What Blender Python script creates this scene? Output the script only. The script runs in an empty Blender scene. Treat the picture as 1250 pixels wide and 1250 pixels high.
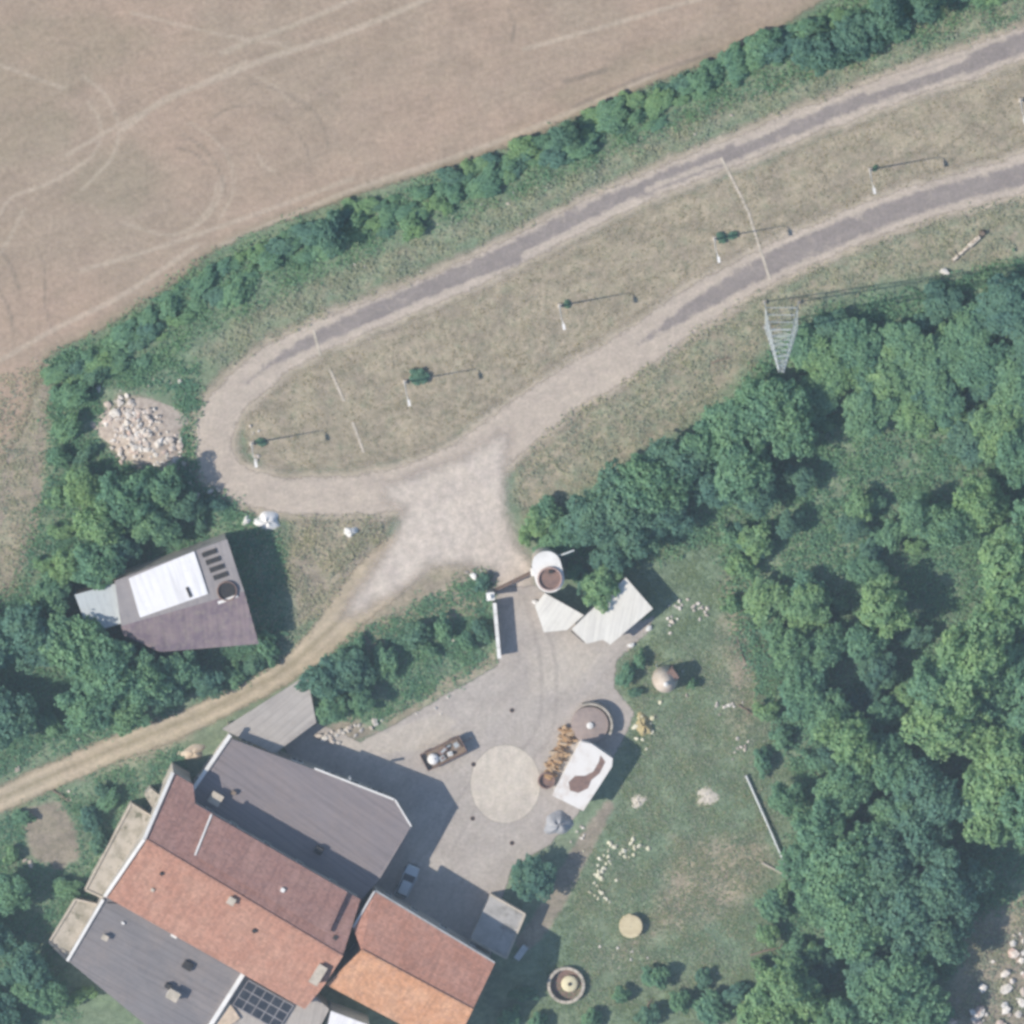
import bpy, bmesh, math, random
import numpy as np
from mathutils import Vector, Matrix

random.seed(7)
rng = np.random.default_rng(7)
scene = bpy.context.scene
C = scene.collection

# ------------------------------------------------------------------ camera
S = 0.1                                     # metres per photo pixel
F = Vector((0.031, -0.2125, -1.0)).normalized()      # off-nadir viewing direction
RX = (Vector((1, 0, 0)) - F * F.x).normalized()
UY = (-F).cross(RX)
cam_d = bpy.data.cameras.new('camera')
cam = bpy.data.objects.new('camera', cam_d)
C.objects.link(cam)
cam_d.type = 'ORTHO'
cam_d.ortho_scale = 125.0
cam_d.clip_start = 1.0
cam_d.clip_end = 3000.0
m = Matrix((RX, UY, -F)).transposed().to_4x4()
m.translation = -F * 75
cam.matrix_world = m
scene.camera = cam

# ------------------------------------------------------------------ light
SUN = Vector((-1.125, -0.21, 1.0)).normalized()      # towards the sun
EL = math.asin(SUN.z)
w = bpy.data.worlds.new('World'); scene.world = w
w.use_nodes = True
nt = w.node_tree
sky = nt.nodes.new('ShaderNodeTexSky')
sky.sky_type = 'NISHITA'
sky.sun_disc = False
sky.sun_elevation = EL
sky.sun_rotation = math.atan2(SUN.x, SUN.y)
sky.air_density = 1.0
sky.dust_density = 0.6
sky.ozone_density = 2.5
bg = nt.nodes['Background']
bg.inputs[1].default_value = 0.12
nt.links.new(sky.outputs[0], bg.inputs[0])
sl = bpy.data.lights.new('sun', 'SUN')
sl.energy = 4.6
sl.angle = math.radians(0.5)
sl.color = (1.0, 0.915, 0.80)
so = bpy.data.objects.new('sun', sl)
C.objects.link(so)
so.rotation_euler = (-SUN).to_track_quat('-Z', 'Y').to_euler()
so.location = (-60, -12, 60)

vs = scene.view_settings
vs.view_transform = 'Standard'
vs.look = 'None'
vs.exposure = 0.35
vs.gamma = 1.0
vs.use_curve_mapping = False
scene.render.engine = 'CYCLES'
scene.cycles.pixel_filter_type = 'BLACKMAN_HARRIS'
scene.cycles.filter_width = 3.2
scene.cycles.max_bounces = 6
scene.cycles.volume_bounces = 0
scene.cycles.transparent_max_bounces = 16

# ------------------------------------------------------------------ helpers
def G(px, py, z=0.0):
    """photo pixel (1250 px frame) and a height -> world point on that height"""
    q = RX * ((px - 625) * S) + UY * ((625 - py) * S)
    t = (z - q.z) / F.z
    return q + F * t

def G2(px, py, z=0.0):
    p = G(px, py, z)
    return (p.x, p.y)

def srgb(r, g, b):
    f = lambda c: (c / 255 / 12.92) if c <= 10 else ((c / 255 + 0.055) / 1.055) ** 2.4
    return (f(r), f(g), f(b), 1)

class NT:
    def __init__(s, name):
        s.m = bpy.data.materials.new(name)
        s.m.use_nodes = True
        s.t = s.m.node_tree
        s.t.nodes.clear()
        s.out = s.n('ShaderNodeOutputMaterial')
        s.coord = None
    def n(s, typ, **kw):
        nd = s.t.nodes.new(typ)
        for k, v in kw.items():
            setattr(nd, k, v)
        return nd
    def l(s, a, b):
        s.t.links.new(a, b)
    def pos(s):
        if s.coord is None:
            s.coord = s.n('ShaderNodeNewGeometry').outputs['Position']
        return s.coord
    def noise(s, scale, detail=3, rough=0.55, vec=None, stretch=None):
        nd = s.n('ShaderNodeTexNoise')
        nd.inputs['Scale'].default_value = scale
        nd.inputs['Detail'].default_value = detail
        nd.inputs['Roughness'].default_value = rough
        v = vec if vec is not None else s.pos()
        if stretch:
            mp = s.n('ShaderNodeMapping')
            mp.inputs['Scale'].default_value = stretch[:3]
            if len(stretch) > 3:
                mp.inputs['Rotation'].default_value = (0, 0, stretch[3])
            s.l(v, mp.inputs[0]); v = mp.outputs[0]
        s.l(v, nd.inputs['Vector'])
        return nd.outputs['Fac']
    def streak(s, ang, along, across, detail=4):
        vr = s.n('ShaderNodeVectorRotate', rotation_type='Z_AXIS'); vr.inputs['Angle'].default_value = -ang
        s.l(s.pos(), vr.inputs['Vector'])
        return s.noise(1.0, detail, 0.65, vr.outputs[0], (along, across, 1))
    def ramp(s, x, a, b, smooth=True):
        r = s.n('ShaderNodeMapRange')
        if smooth: r.interpolation_type = 'SMOOTHSTEP'
        r.inputs['From Min'].default_value = a
        r.inputs['From Max'].default_value = b
        s.l(x, r.inputs['Value'])
        return r.outputs[0]
    def mix(s, fac, a, b, blend='MIX'):
        mx = s.n('ShaderNodeMix', data_type='RGBA', blend_type=blend)
        for val, sock in ((fac, mx.inputs[0]), (a, mx.inputs[6]), (b, mx.inputs[7])):
            if isinstance(val, (float, int)): sock.default_value = val
            elif isinstance(val, tuple): sock.default_value = val
            else: s.l(val, sock)
        return mx.outputs[2]
    def math(s, op, a, b=0.0, c=None):
        md = s.n('ShaderNodeMath', operation=op)
        for val, sock in ((a, md.inputs[0]), (b, md.inputs[1])):
            if isinstance(val, (float, int)): sock.default_value = val
            else: s.l(val, sock)
        return md.outputs[0]
    def attr(s, name, typ='GEOMETRY'):
        a = s.n('ShaderNodeAttribute', attribute_name=name, attribute_type=typ)
        return a.outputs['Fac']
    def bsdf(s, col, rough=0.9, bump=None, alpha=None, spec=0.15, metal=0.0, bdist=0.05, bstr=0.6):
        p = s.n('ShaderNodeBsdfPrincipled')
        if isinstance(col, tuple): p.inputs['Base Color'].default_value = col
        else: s.l(col, p.inputs['Base Color'])
        p.inputs['Roughness'].default_value = rough
        p.inputs['Specular IOR Level'].default_value = spec
        p.inputs['Metallic'].default_value = metal
        if bump is not None:
            b = s.n('ShaderNodeBump')
            b.inputs['Distance'].default_value = bdist
            b.inputs['Strength'].default_value = bstr
            s.l(bump, b.inputs['Height'])
            s.l(b.outputs[0], p.inputs['Normal'])
        if alpha is not None: s.l(alpha, p.inputs['Alpha'])
        s.l(p.outputs[0], s.out.inputs[0])
        return p

def c3(t, k=1.0):
    return (t[0] * k, t[1] * k, t[2] * k, 1)

def mat_sheet(name, ca, cb, cc, edge=(-0.4, 0.4), eamp=1.4, big=0.09, mid=0.5, fine=4.0, overlays=(), onoise=0.9, spots=None, streak=None, streak_c=(0.72, 0.74, 0.70, 1), mott=0.10, stretch=None, bump=0.06, rough=0.95, full=False):
    """ground-like surface: three colours mottled by noise, ragged feathered edge by attribute sd, coloured overlays by attribute"""
    n = NT(name)
    n1 = n.ramp(n.noise(big, 4, 0.6, stretch=stretch), 0.35, 0.65)
    n2 = n.ramp(n.noise(mid, 5, 0.65, stretch=stretch), 0.42, 0.68)
    n3 = n.noise(fine, 4, 0.7)
    col = n.mix(n1, ca, cb)
    col = n.mix(n.math('MULTIPLY', n2, 0.6), col, cc)
    for at, oc, strength, lo, hi in overlays:
        f = n.attr(at)
        f = n.math('ADD', f, n.math('MULTIPLY', n.math('SUBTRACT', n.noise(0.7, 4, 0.7), 0.5), onoise))
        f = n.math('MULTIPLY', n.ramp(f, lo, hi), strength)
        col = n.mix(f, col, oc)
    w1 = n.ramp(n.noise(0.33, 6, 0.7), 0.32, 0.68)
    w2 = n.ramp(n.noise(1.3, 5, 0.7), 0.32, 0.68)
    col = n.mix(1.0, col, n.mix(w1, (1 - mott, 1 - mott, 1 - mott * 0.9, 1), (1 + mott, 1 + mott, 1 + mott * 0.8, 1)), 'MULTIPLY')
    col = n.mix(1.0, col, n.mix(w2, (1 - mott, 1 - mott * 0.8, 1 - mott, 1), (1 + mott, 1 + mott * 0.9, 1 + mott, 1)), 'MULTIPLY')
    if streak is not None:
        sk = n.ramp(n.streak(streak, 0.10, 0.75), 0.35, 0.68)
        col = n.mix(n.math('MULTIPLY', sk, 0.55), col, n.mix(1.0, col, streak_c, 'MULTIPLY'))
    if spots:
        sp = n.math('MULTIPLY', n.ramp(n.noise(0.55, 4, 0.6), 0.60, 0.72), n.ramp(n.noise(0.06, 2, 0.5), 0.42, 0.6))
        sp2 = n.ramp(n.noise(0.8, 2, 0.4), 0.72, 0.78)
        col = n.mix(n.math('MULTIPLY', n.math('MAXIMUM', sp, sp2), 0.45), col, spots)
    v = n.ramp(n3, 0.25, 0.75, False)
    col = n.mix(1.0, col, n.mix(v, (0.80, 0.80, 0.80, 1), (1.18, 1.18, 1.18, 1)), 'MULTIPLY')
    al = None
    if not full:
        sd = n.attr('sd')
        e = n.math('ADD', sd, n.math('MULTIPLY', n.math('SUBTRACT', n.math('ADD', n.math('MULTIPLY', n.noise(0.28, 3, 0.6), 0.45), n.math('MULTIPLY', n.noise(1.5, 5, 0.75), 0.55)), 0.5), eamp * 1.9))
        al = n.ramp(e, edge[0], edge[1])
    n.bsdf(col, rough, n3, al, 0.1, bdist=bump, bstr=0.7)
    return n.m

def mat_plain(name, ca, cb=None, scale=1.2, rough=0.8, metal=0.0, spec=0.3, stain=None, sscale=0.5, bump=0.02, lo=0.4, hi=0.65, slo=0.52, shi=0.66, objcoord=False):
    n = NT(name)
    vec = None
    if objcoord:
        vec = n.n('ShaderNodeTexCoord').outputs['Object']
    cb = cb or c3(ca, 0.75)
    nn = n.noise(scale, 5, 0.65, vec)
    col = n.mix(n.ramp(nn, lo, hi), ca, cb)
    if stain:
        col = n.mix(n.ramp(n.noise(sscale, 5, 0.6, vec), slo, shi), col, stain)
    n.bsdf(col, rough, n.noise(9.0, 3, 0.6, vec), None, spec, metal, bdist=bump)
    return n.m

def mat_random(name, cols, rough=0.9, scale=2.0):
    """object-random tint between colours"""
    n = NT(name)
    oi = n.n('ShaderNodeObjectInfo').outputs['Random']
    cr = n.n('ShaderNodeValToRGB')
    el = cr.color_ramp.elements
    el[0].color = cols[0]; el[1].color = cols[-1]
    for i, c in enumerate(cols[1:-1]):
        e = el.new((i + 1) / (len(cols) - 1)); e.color = c
    n.l(oi, cr.inputs[0])
    nn = n.noise(scale, 4, 0.6)
    col = n.mix(n.ramp(nn, 0.3, 0.7), cr.outputs[0], n.mix(1.0, cr.outputs[0], (0.66, 0.66, 0.66, 1), 'MULTIPLY'))
    n.bsdf(col, rough, n.noise(8), None, 0.1)
    return n.m

def mat_roof(name, ca, cb, cc, tile_u=0.24, tile_v=0.38, depth=0.03, lines=0.16, rough=0.85, panel=None, blotch=0.35):
    n = NT(name)
    uv = n.n('ShaderNodeUVMap').outputs[0]
    sep = n.n('ShaderNodeSeparateXYZ'); n.l(uv, sep.inputs[0])
    wu = n.math('SINE', n.math('MULTIPLY', sep.outputs[0], 2 * math.pi / tile_u))
    h = wu
    if tile_v:
        fr = n.math('FRACT', n.math('MULTIPLY', sep.outputs[1], 1 / tile_v))
        h = n.math('ADD', n.math('MULTIPLY', wu, 0.6), fr)
    n1 = n.ramp(n.noise(blotch, 5, 0.65), 0.38, 0.66)
    n2 = n.ramp(n.noise(1.7, 5, 0.7), 0.45, 0.7)
    st = n.ramp(n.noise(1.0, 4, 0.6, uv, stretch=(2.2, 0.12, 1)), 0.4, 0.7)
    col = n.mix(n1, ca, cb)
    col = n.mix(n.math('MULTIPLY', n2, 0.7), col, cc)
    col = n.mix(n.math('MULTIPLY', st, 0.42), col, n.mix(1.0, col, (0.6, 0.6, 0.62, 1), 'MULTIPLY'))
    fd = n.ramp(n.noise(0.22, 5, 0.7), 0.45, 0.75)
    col = n.mix(n.math('MULTIPLY', fd, 0.28), col, n.mix(1.0, col, (1.22, 1.25, 1.28, 1), 'MULTIPLY'))
    lk = n.ramp(n.noise(2.6, 5, 0.75), 0.60, 0.72)
    col = n.mix(n.math('MULTIPLY', lk, 0.45), col, n.mix(1.0, col, (0.55, 0.56, 0.52, 1), 'MULTIPLY'))
    if tile_v:
        vr = n.n('ShaderNodeTexVoronoi'); vr.inputs['Scale'].default_value = 3.0
        n.l(uv, vr.inputs['Vector'])
        sp = n.n('ShaderNodeSeparateColor'); n.l(vr.outputs['Color'], sp.inputs[0])
        col = n.mix(1.0, col, n.mix(sp.outputs[0], (0.82, 0.82, 0.82, 1), (1.14, 1.14, 1.14, 1)), 'MULTIPLY')
        col = n.mix(n.math('MULTIPLY', n.ramp(fr, 0.75, 1.0), lines * 2), col, c3(ca, 0.35))
    if panel:
        fp = n.math('FRACT', n.math('MULTIPLY', sep.outputs[0], 1 / panel))
        col = n.mix(n.math('MULTIPLY', n.ramp(fp, 0.9, 0.97), 0.4), col, c3(ca, 0.5))
    n.bsdf(col, rough, h, None, 0.2, bdist=depth, bstr=0.7)
    return n.m

def mat_leaf(name, ca, cb, cc):
    n = NT(name)
    v = n.attr('v')
    oi = n.n('ShaderNodeObjectInfo').outputs['Random']
    col = n.mix(v, ca, cb)
    col = n.mix(n.math('MULTIPLY', oi, 0.75), col, n.mix(1.0, col, cc, 'MULTIPLY'))
    big = n.ramp(n.noise(0.35, 3, 0.6), 0.35, 0.65)
    col = n.mix(n.math('MULTIPLY', big, 0.5), col, n.mix(1.0, col, (1.3, 1.12, 0.8, 1), 'MULTIPLY'))
    p = n.n('ShaderNodeBsdfPrincipled')
    n.l(col, p.inputs['Base Color'])
    p.inputs['Roughness'].default_value = 0.65
    p.inputs['Specular IOR Level'].default_value = 0.25
    t = n.n('ShaderNodeBsdfTranslucent')
    n.l(n.mix(1.0, col, (1.2, 1.3, 0.7, 1), 'MULTIPLY'), t.inputs[0])
    mx = n.n('ShaderNodeMixShader'); mx.inputs[0].default_value = 0.38
    n.l(p.outputs[0], mx.inputs[1]); n.l(t.outputs[0], mx.inputs[2])
    n.l(mx.outputs[0], n.out.inputs[0])
    return n.m

# ------------------------------------------------------------------ object helpers
def tag(o, label=None, cat=None, group=None, kind=None):
    if label: o['label'] = label
    if cat: o['category'] = cat
    if group: o['group'] = group
    if kind: o['kind'] = kind
    return o

def thing(name, label, cat, loc=(0, 0, 0), rz=0.0, group=None):
    o = bpy.data.objects.new(name, None)
    o.empty_display_size = 0.3
    C.objects.link(o)
    o.location = loc
    o.rotation_euler = (0, 0, rz)
    tag(o, label, cat, group)
    return o

def link_mesh(name, me, parent=None, loc=(0, 0, 0), rz=0.0):
    o = bpy.data.objects.new(name, me)
    C.objects.link(o)
    o.location = loc
    o.rotation_euler = (0, 0, rz)
    if parent: o.parent = parent
    return o

def np_mesh(name, V, Q, mat=None, attrs=None, smooth=False):
    """V (n,3) array; Q (m,k) array of k-gons"""
    me = bpy.data.meshes.new(name)
    k = Q.shape[1]
    me.vertices.add(len(V)); me.vertices.foreach_set('co', V.astype(np.float32).ravel())
    me.loops.add(Q.size); me.loops.foreach_set('vertex_index', Q.astype(np.int32).ravel())
    me.polygons.add(len(Q))
    me.polygons.foreach_set('loop_start', np.arange(0, Q.size, k, dtype=np.int32))
    me.polygons.foreach_set('use_smooth', np.full(len(Q), smooth))
    for an, av in (attrs or {}).items():
        a = me.attributes.new(an, 'FLOAT', 'POINT')
        a.data.foreach_set('value', av.astype(np.float32).ravel())
    me.update(calc_edges=True)
    if mat: me.materials.append(mat)
    return me

class MB:
    """collects shapes, builds one mesh object"""
    def __init__(s):
        s.v = []; s.f = []; s.uv = []
    def add(s, vs_, fs, uv=None):
        b = len(s.v)
        s.v += [tuple(p) for p in vs_]
        s.uv += list(uv) if uv else [(p[0] + 0.37 * p[2], p[1] + 0.61 * p[2]) for p in vs_]
        s.f += [tuple(i + b for i in f) for f in fs]
        return s
    def box(s, c, d, rz=0.0, tilt=None):
        x, y, z = d[0] / 2, d[1] / 2, d[2] / 2
        P = [Vector((a * x, b_ * y, e * z)) for e in (-1, 1) for a, b_ in ((-1, -1), (1, -1), (1, 1), (-1, 1))]
        R = Matrix.Rotation(rz, 3, 'Z')
        if tilt is not None: R = R @ tilt
        P = [R @ p + Vector(c) for p in P]
        return s.add(P, [(3, 2, 1, 0), (4, 5, 6, 7), (0, 1, 5, 4), (1, 2, 6, 5), (2, 3, 7, 6), (3, 0, 4, 7)])
    def prism(s, poly, z0, z1):
        n = len(poly)
        a = sum(poly[i][0] * poly[(i + 1) % n][1] - poly[(i + 1) % n][0] * poly[i][1] for i in range(n))
        if a < 0: poly = poly[::-1]
        P = [(p[0], p[1], z0) for p in poly] + [(p[0], p[1], z1) for p in poly]
        return s.add(P, [tuple(range(n))[::-1], tuple(range(n, 2 * n))] + [(i, (i + 1) % n, n + (i + 1) % n, n + i) for i in range(n)])
    def lathe(s, prof, c=(0, 0, 0), n=24, close=True):
        P = []; Fs = []
        for r, z in prof:
            for i in range(n):
                a = 2 * math.pi * i / n
                P.append((c[0] + r * math.cos(a), c[1] + r * math.sin(a), c[2] + z))
        for j in range(len(prof) - 1):
            for i in range(n):
                k = (i + 1) % n
                Fs.append((j * n + i, j * n + k, (j + 1) * n + k, (j + 1) * n + i))
        if close:
            Fs.append(tuple(range(n))[::-1])
            Fs.append(tuple(range((len(prof) - 1) * n, len(prof) * n)))
        return s.add(P, Fs)
    def tube(s, pts, r, n=6, r1=None):
        pts = [Vector(p) for p in pts]
        P = []; Fs = []
        N = len(pts)
        for j, p in enumerate(pts):
            d = (pts[min(j + 1, N - 1)] - pts[max(j - 1, 0)]).normalized()
            a = d.orthogonal().normalized(); b = d.cross(a)
            rr = r if r1 is None else r + (r1 - r) * j / (N - 1)
            for i in range(n):
                t = 2 * math.pi * i / n
                P.append(p + (a * math.cos(t) + b * math.sin(t)) * rr)
        for j in range(N - 1):
            for i in range(n):
                k = (i + 1) % n
                Fs.append((j * n + i, j * n + k, (j + 1) * n + k, (j + 1) * n + i))
        Fs.append(tuple(range(n))[::-1]); Fs.append(tuple(range((N - 1) * n, N * n)))
        return s.add(P, Fs)
    def build(s, name, mat, parent=None, local=False, smooth=False):
        """vertices are world coordinates unless local; parent has no rotation then"""
        off = Vector((0, 0, 0)) if (local or parent is None) else Vector(parent.location)
        q = parent
        if not local:
            while q is not None and q.parent is not None:
                q = q.parent; off = off + Vector(q.location)
        me = bpy.data.meshes.new(name)
        me.from_pydata([tuple(Vector(p) - off) for p in s.v], [], s.f)
        ul = me.uv_layers.new(name='UVMap')
        for lp in me.loops: ul.data[lp.index].uv = s.uv[lp.vertex_index]
        me.update()
        if smooth:
            for p in me.polygons: p.use_smooth = True
        me.materials.append(mat)
        return link_mesh(name, me, parent)

def copy_tree(o, parent=None):
    c = o.copy(); C.objects.link(c)
    if parent is not None: c.parent = parent
    for ch in list(o.children): copy_tree(ch, c)
    return c

# ------------------------------------------------------------------ distance fields (numpy, world metres)
def Wp(pts, z=0.0):
    return np.array([G2(p[0], p[1], z) for p in pts])

def sd_poly(X, Y, P):
    d = np.full(X.shape, 1e9); ins = np.zeros(X.shape, bool)
    n = len(P)
    for i in range(n):
        ax, ay = P[i]; bx, by = P[(i + 1) % n]
        ex, ey = bx - ax, by - ay
        t = np.clip(((X - ax) * ex + (Y - ay) * ey) / (ex * ex + ey * ey + 1e-12), 0, 1)
        d = np.minimum(d, np.hypot(X - ax - t * ex, Y - ay - t * ey))
        c = ((ay > Y) != (by > Y)) & (X < (bx - ax) * (Y - ay) / (by - ay + 1e-12) + ax)
        ins ^= c
    return np.where(ins, d, -d)

def sd_line(X, Y, P, W):
    """half-width minus distance to polyline, W = half width (per point or scalar)"""
    W = np.broadcast_to(np.asarray(W, float), (len(P),))
    best = np.full(X.shape, -1e9)
    for i in range(len(P) - 1):
        ax, ay = P[i]; bx, by = P[i + 1]
        ex, ey = bx - ax, by - ay
        t = np.clip(((X - ax) * ex + (Y - ay) * ey) / (ex * ex + ey * ey + 1e-12), 0, 1)
        d = np.hypot(X - ax - t * ex, Y - ay - t * ey)
        best = np.maximum(best, W[i] + (W[i + 1] - W[i]) * t - d)
    return best

def smooth_line(pts, k=6):
    """Catmull-Rom through pixel points"""
    P = [np.array(p, float) for p in pts]
    P = [2 * P[0] - P[1]] + P + [2 * P[-1] - P[-2]]
    out = []
    for i in range(1, len(P) - 2):
        for j in range(k):
            t = j / k
            out.append(tuple(0.5 * ((2 * P[i]) + (-P[i - 1] + P[i + 1]) * t + (2 * P[i - 1] - 5 * P[i] + 4 * P[i + 1] - P[i + 2]) * t * t + (-P[i - 1] + 3 * P[i] - 3 * P[i + 1] + P[i + 2]) * t ** 3)))
    out.append(tuple(P[-2]))
    return out

def sheet(name, sdf, bbox, z, cell, mat, feather=1.0, attrs=None, parent=None, undulate=0.0):
    (x0, y0), (x1, y1) = bbox
    xs = np.arange(x0, x1 + cell, cell); ys = np.arange(y0, y1 + cell, cell)
    X, Y = np.meshgrid(xs, ys)
    sd = sdf(X, Y)
    nx = len(xs)
    idx = np.arange(X.size).reshape(X.shape)
    q = np.stack([idx[:-1, :-1], idx[:-1, 1:], idx[1:, 1:], idx[1:, :-1]], -1).reshape(-1, 4)
    keep = (sd.ravel()[q] > -feather).any(1)
    q = q[keep]
    used, inv = np.unique(q, return_inverse=True)
    q = inv.reshape(q.shape)
    V = np.stack([X.ravel()[used], Y.ravel()[used], np.full(len(used), z)], -1)
    at = {'sd': sd.ravel()[used]}
    for an, fn in (attrs or {}).items():
        at[an] = fn(V[:, 0], V[:, 1])
    me = np_mesh(name, V, q, mat, at)
    o = link_mesh(name, me, parent)
    o['kind'] = 'structure'
    return o

def bbox_px(pts, pad=1.5):
    W_ = Wp(pts)
    return (tuple(W_.min(0) - pad), tuple(W_.max(0) + pad))

def falloff(sdfs, f):
    def fn(X, Y):
        a = np.zeros(X.shape)
        for s_ in sdfs: a = np.maximum(a, np.clip(s_(X, Y) / f + 0.5, 0, 1))
        return a
    return fn

def polyS(pts):
    P = Wp(pts)
    return lambda X, Y: sd_poly(X, Y, P)

def lineS(pts, wpx, k=6):
    if np.isscalar(wpx):
        P = Wp(smooth_line(pts, k)); Wd = wpx * S
    else:
        L = smooth_line([(p[0], p[1]) for p in pts], k)
        P = Wp(L); Wd = np.interp(np.linspace(0, len(pts) - 1, len(L)), range(len(pts)), wpx) * S
    return lambda X, Y: sd_line(X, Y, P, Wd)

def union(*fs):
    return lambda X, Y: np.maximum.reduce([f(X, Y) for f in fs])

# ================================================================== SETTING
# ---- pixel outlines
FIELD = [(-300, -300), (1600, -300), (1400, -110), (1010, -2), (930, 48), (860, 78), (760, 118), (690, 150), (620, 180), (560, 202), (490, 222), (430, 240), (370, 262), (310, 284), (260, 308), (215, 345), (170, 375), (120, 405), (60, 434), (45, 470), (30, 520), (-10, 590), (-300, 700)]
ROADUP = [(1560, -60), (1400, 0), (1250, 52), (1180, 78), (1100, 105), (1000, 143), (880, 192), (780, 232), (700, 270), (600, 322), (500, 365), (420, 398), (350, 432), (300, 468), (268, 508), (260, 548), (280, 582), (330, 602), (400, 606), (480, 598), (560, 572), (620, 530), (680, 484), (760, 436), (850, 374), (930, 327), (1020, 287), (1120, 248), (1250, 212), (1400, 160), (1600, 100)]
RW = [20, 20, 19, 19, 18, 18, 17, 17, 18, 18, 18, 19, 21, 22, 23, 24, 23, 22, 24, 27, 30, 30, 27, 26, 26, 23, 23, 23, 23, 23, 23]
TRACK = [(500, 672), (480, 692), (455, 715), (420, 750), (385, 790), (340, 825), (270, 862), (200, 892), (110, 926), (40, 958), (-60, 1005), (-200, 1080)]
TW = [30, 32, 32, 24, 20, 14, 15, 17, 17, 17, 16, 16]
JUNC = [(470, 592), (560, 560), (622, 524), (617, 575), (618, 625), (630, 660), (655, 690), (650, 725), (604, 728), (600, 700), (575, 690), (530, 690), (490, 720), (445, 745), (415, 755), (440, 715), (480, 660), (492, 622), (470, 610)]
YARD = [(604, 715), (655, 715), (720, 770), (800, 752), (790, 775), (752, 808), (750, 840), (775, 868), (768, 890), (740, 940), (700, 1000), (672, 1030), (625, 1062), (612, 1100), (600, 1170), (440, 1120), (400, 1000), (340, 905), (385, 880), (440, 905), (470, 890), (540, 850), (608, 812)]
PATH = [(742, 985), (715, 1030), (690, 1075), (665, 1120), (640, 1150)]

# ---- ground: one sheet out to the horizon, fine in the frame
fine_ax = np.arange(-72, 72.01, 0.5)
outer = np.array([-900, -500, -300, -200, -140, -110, -90, -80])
ax = np.concatenate([outer, fine_ax, -outer[::-1]])
X, Y = np.meshgrid(ax, ax)
idx = np.arange(X.size).reshape(X.shape)
Q = np.stack([idx[:-1, :-1], idx[:-1, 1:], idx[1:, 1:], idx[1:, :-1]], -1).reshape(-1, 4)

ISLAND = [(1400, 70), (1250, 80), (1100, 130), (900, 212), (780, 258), (600, 345), (430, 420), (330, 470), (296, 505), (300, 550), (330, 575), (440, 572), (520, 555), (600, 500), (700, 440), (830, 360), (930, 300), (1020, 260), (1250, 185), (1400, 140)]
VERGE_N = [(1400, -60), (1250, 20), (1100, 78), (880, 160), (700, 240), (600, 290), (420, 370), (330, 420), (270, 450), (230, 430), (330, 360), (500, 290), (680, 215), (850, 135), (1000, 75), (1250, -40)]
SLOPE_E = [(640, 545), (700, 490), (800, 430), (900, 365), (960, 345), (1100, 280), (1250, 232), (1400, 200), (1400, 300), (1200, 330), (1100, 345), (1000, 370), (930, 440), (860, 510), (760, 580), (680, 620), (645, 650), (625, 610)]
MEADOW = [(760, 800), (830, 790), (900, 820), (930, 900), (960, 1060), (900, 1170), (800, 1230), (720, 1260), (640, 1230), (690, 1080), (760, 960), (780, 900)]
def at_dry(X, Y):
    a = 0.92 * np.clip(polyS(ISLAND)(X, Y) / 1.0 + 0.6, 0, 1)
    a = np.maximum(a, 0.50 * np.clip(polyS(VERGE_N)(X, Y) / 2.0 + 0.5, 0, 1))
    a = np.maximum(a, 0.70 * np.clip(polyS(SLOPE_E)(X, Y) / 2.5 + 0.4, 0, 1))
    for pts, v, f in (([(560, 625), (600, 690), (590, 760), (530, 760), (440, 800), (400, 790), (430, 755), (500, 700)], 0.95, 2.0),
                      ([(640, 520), (700, 490), (740, 500), (700, 580), (640, 640), (622, 600)], 0.8, 1.5),
                      ([(460, 880), (520, 840), (605, 790), (612, 812), (540, 852), (475, 892)], 0.8, 0.8),
                      ([(355, 630), (470, 625), (480, 660), (400, 750), (360, 770), (345, 690)], 0.9, 2.0),
                      ([(240, 905), (170, 935), (60, 970), (20, 1000), (100, 950), (230, 880)], 0.7, 1.5),
                      ([(0, 430), (60, 432), (65, 520), (50, 640), (20, 720), (-40, 760), (-60, 560)], 0.85, 1.5),
                      ([(820, 1020), (930, 1010), (960, 1060), (900, 1120), (800, 1150), (760, 1180), (720, 1190), (790, 1110)], 0.9, 4),
                      ([(880, 690), (930, 720), (940, 820), (930, 900), (890, 900), (870, 790)], 0.85, 4),
                      ([(1180, 1120), (1300, 1060), (1300, 1300), (1150, 1300), (1150, 1230)], 0.9, 2)):
        a = np.maximum(a, v * np.clip(polyS(pts)(X, Y) / f + 0.4, 0, 1))
    return a
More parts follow.
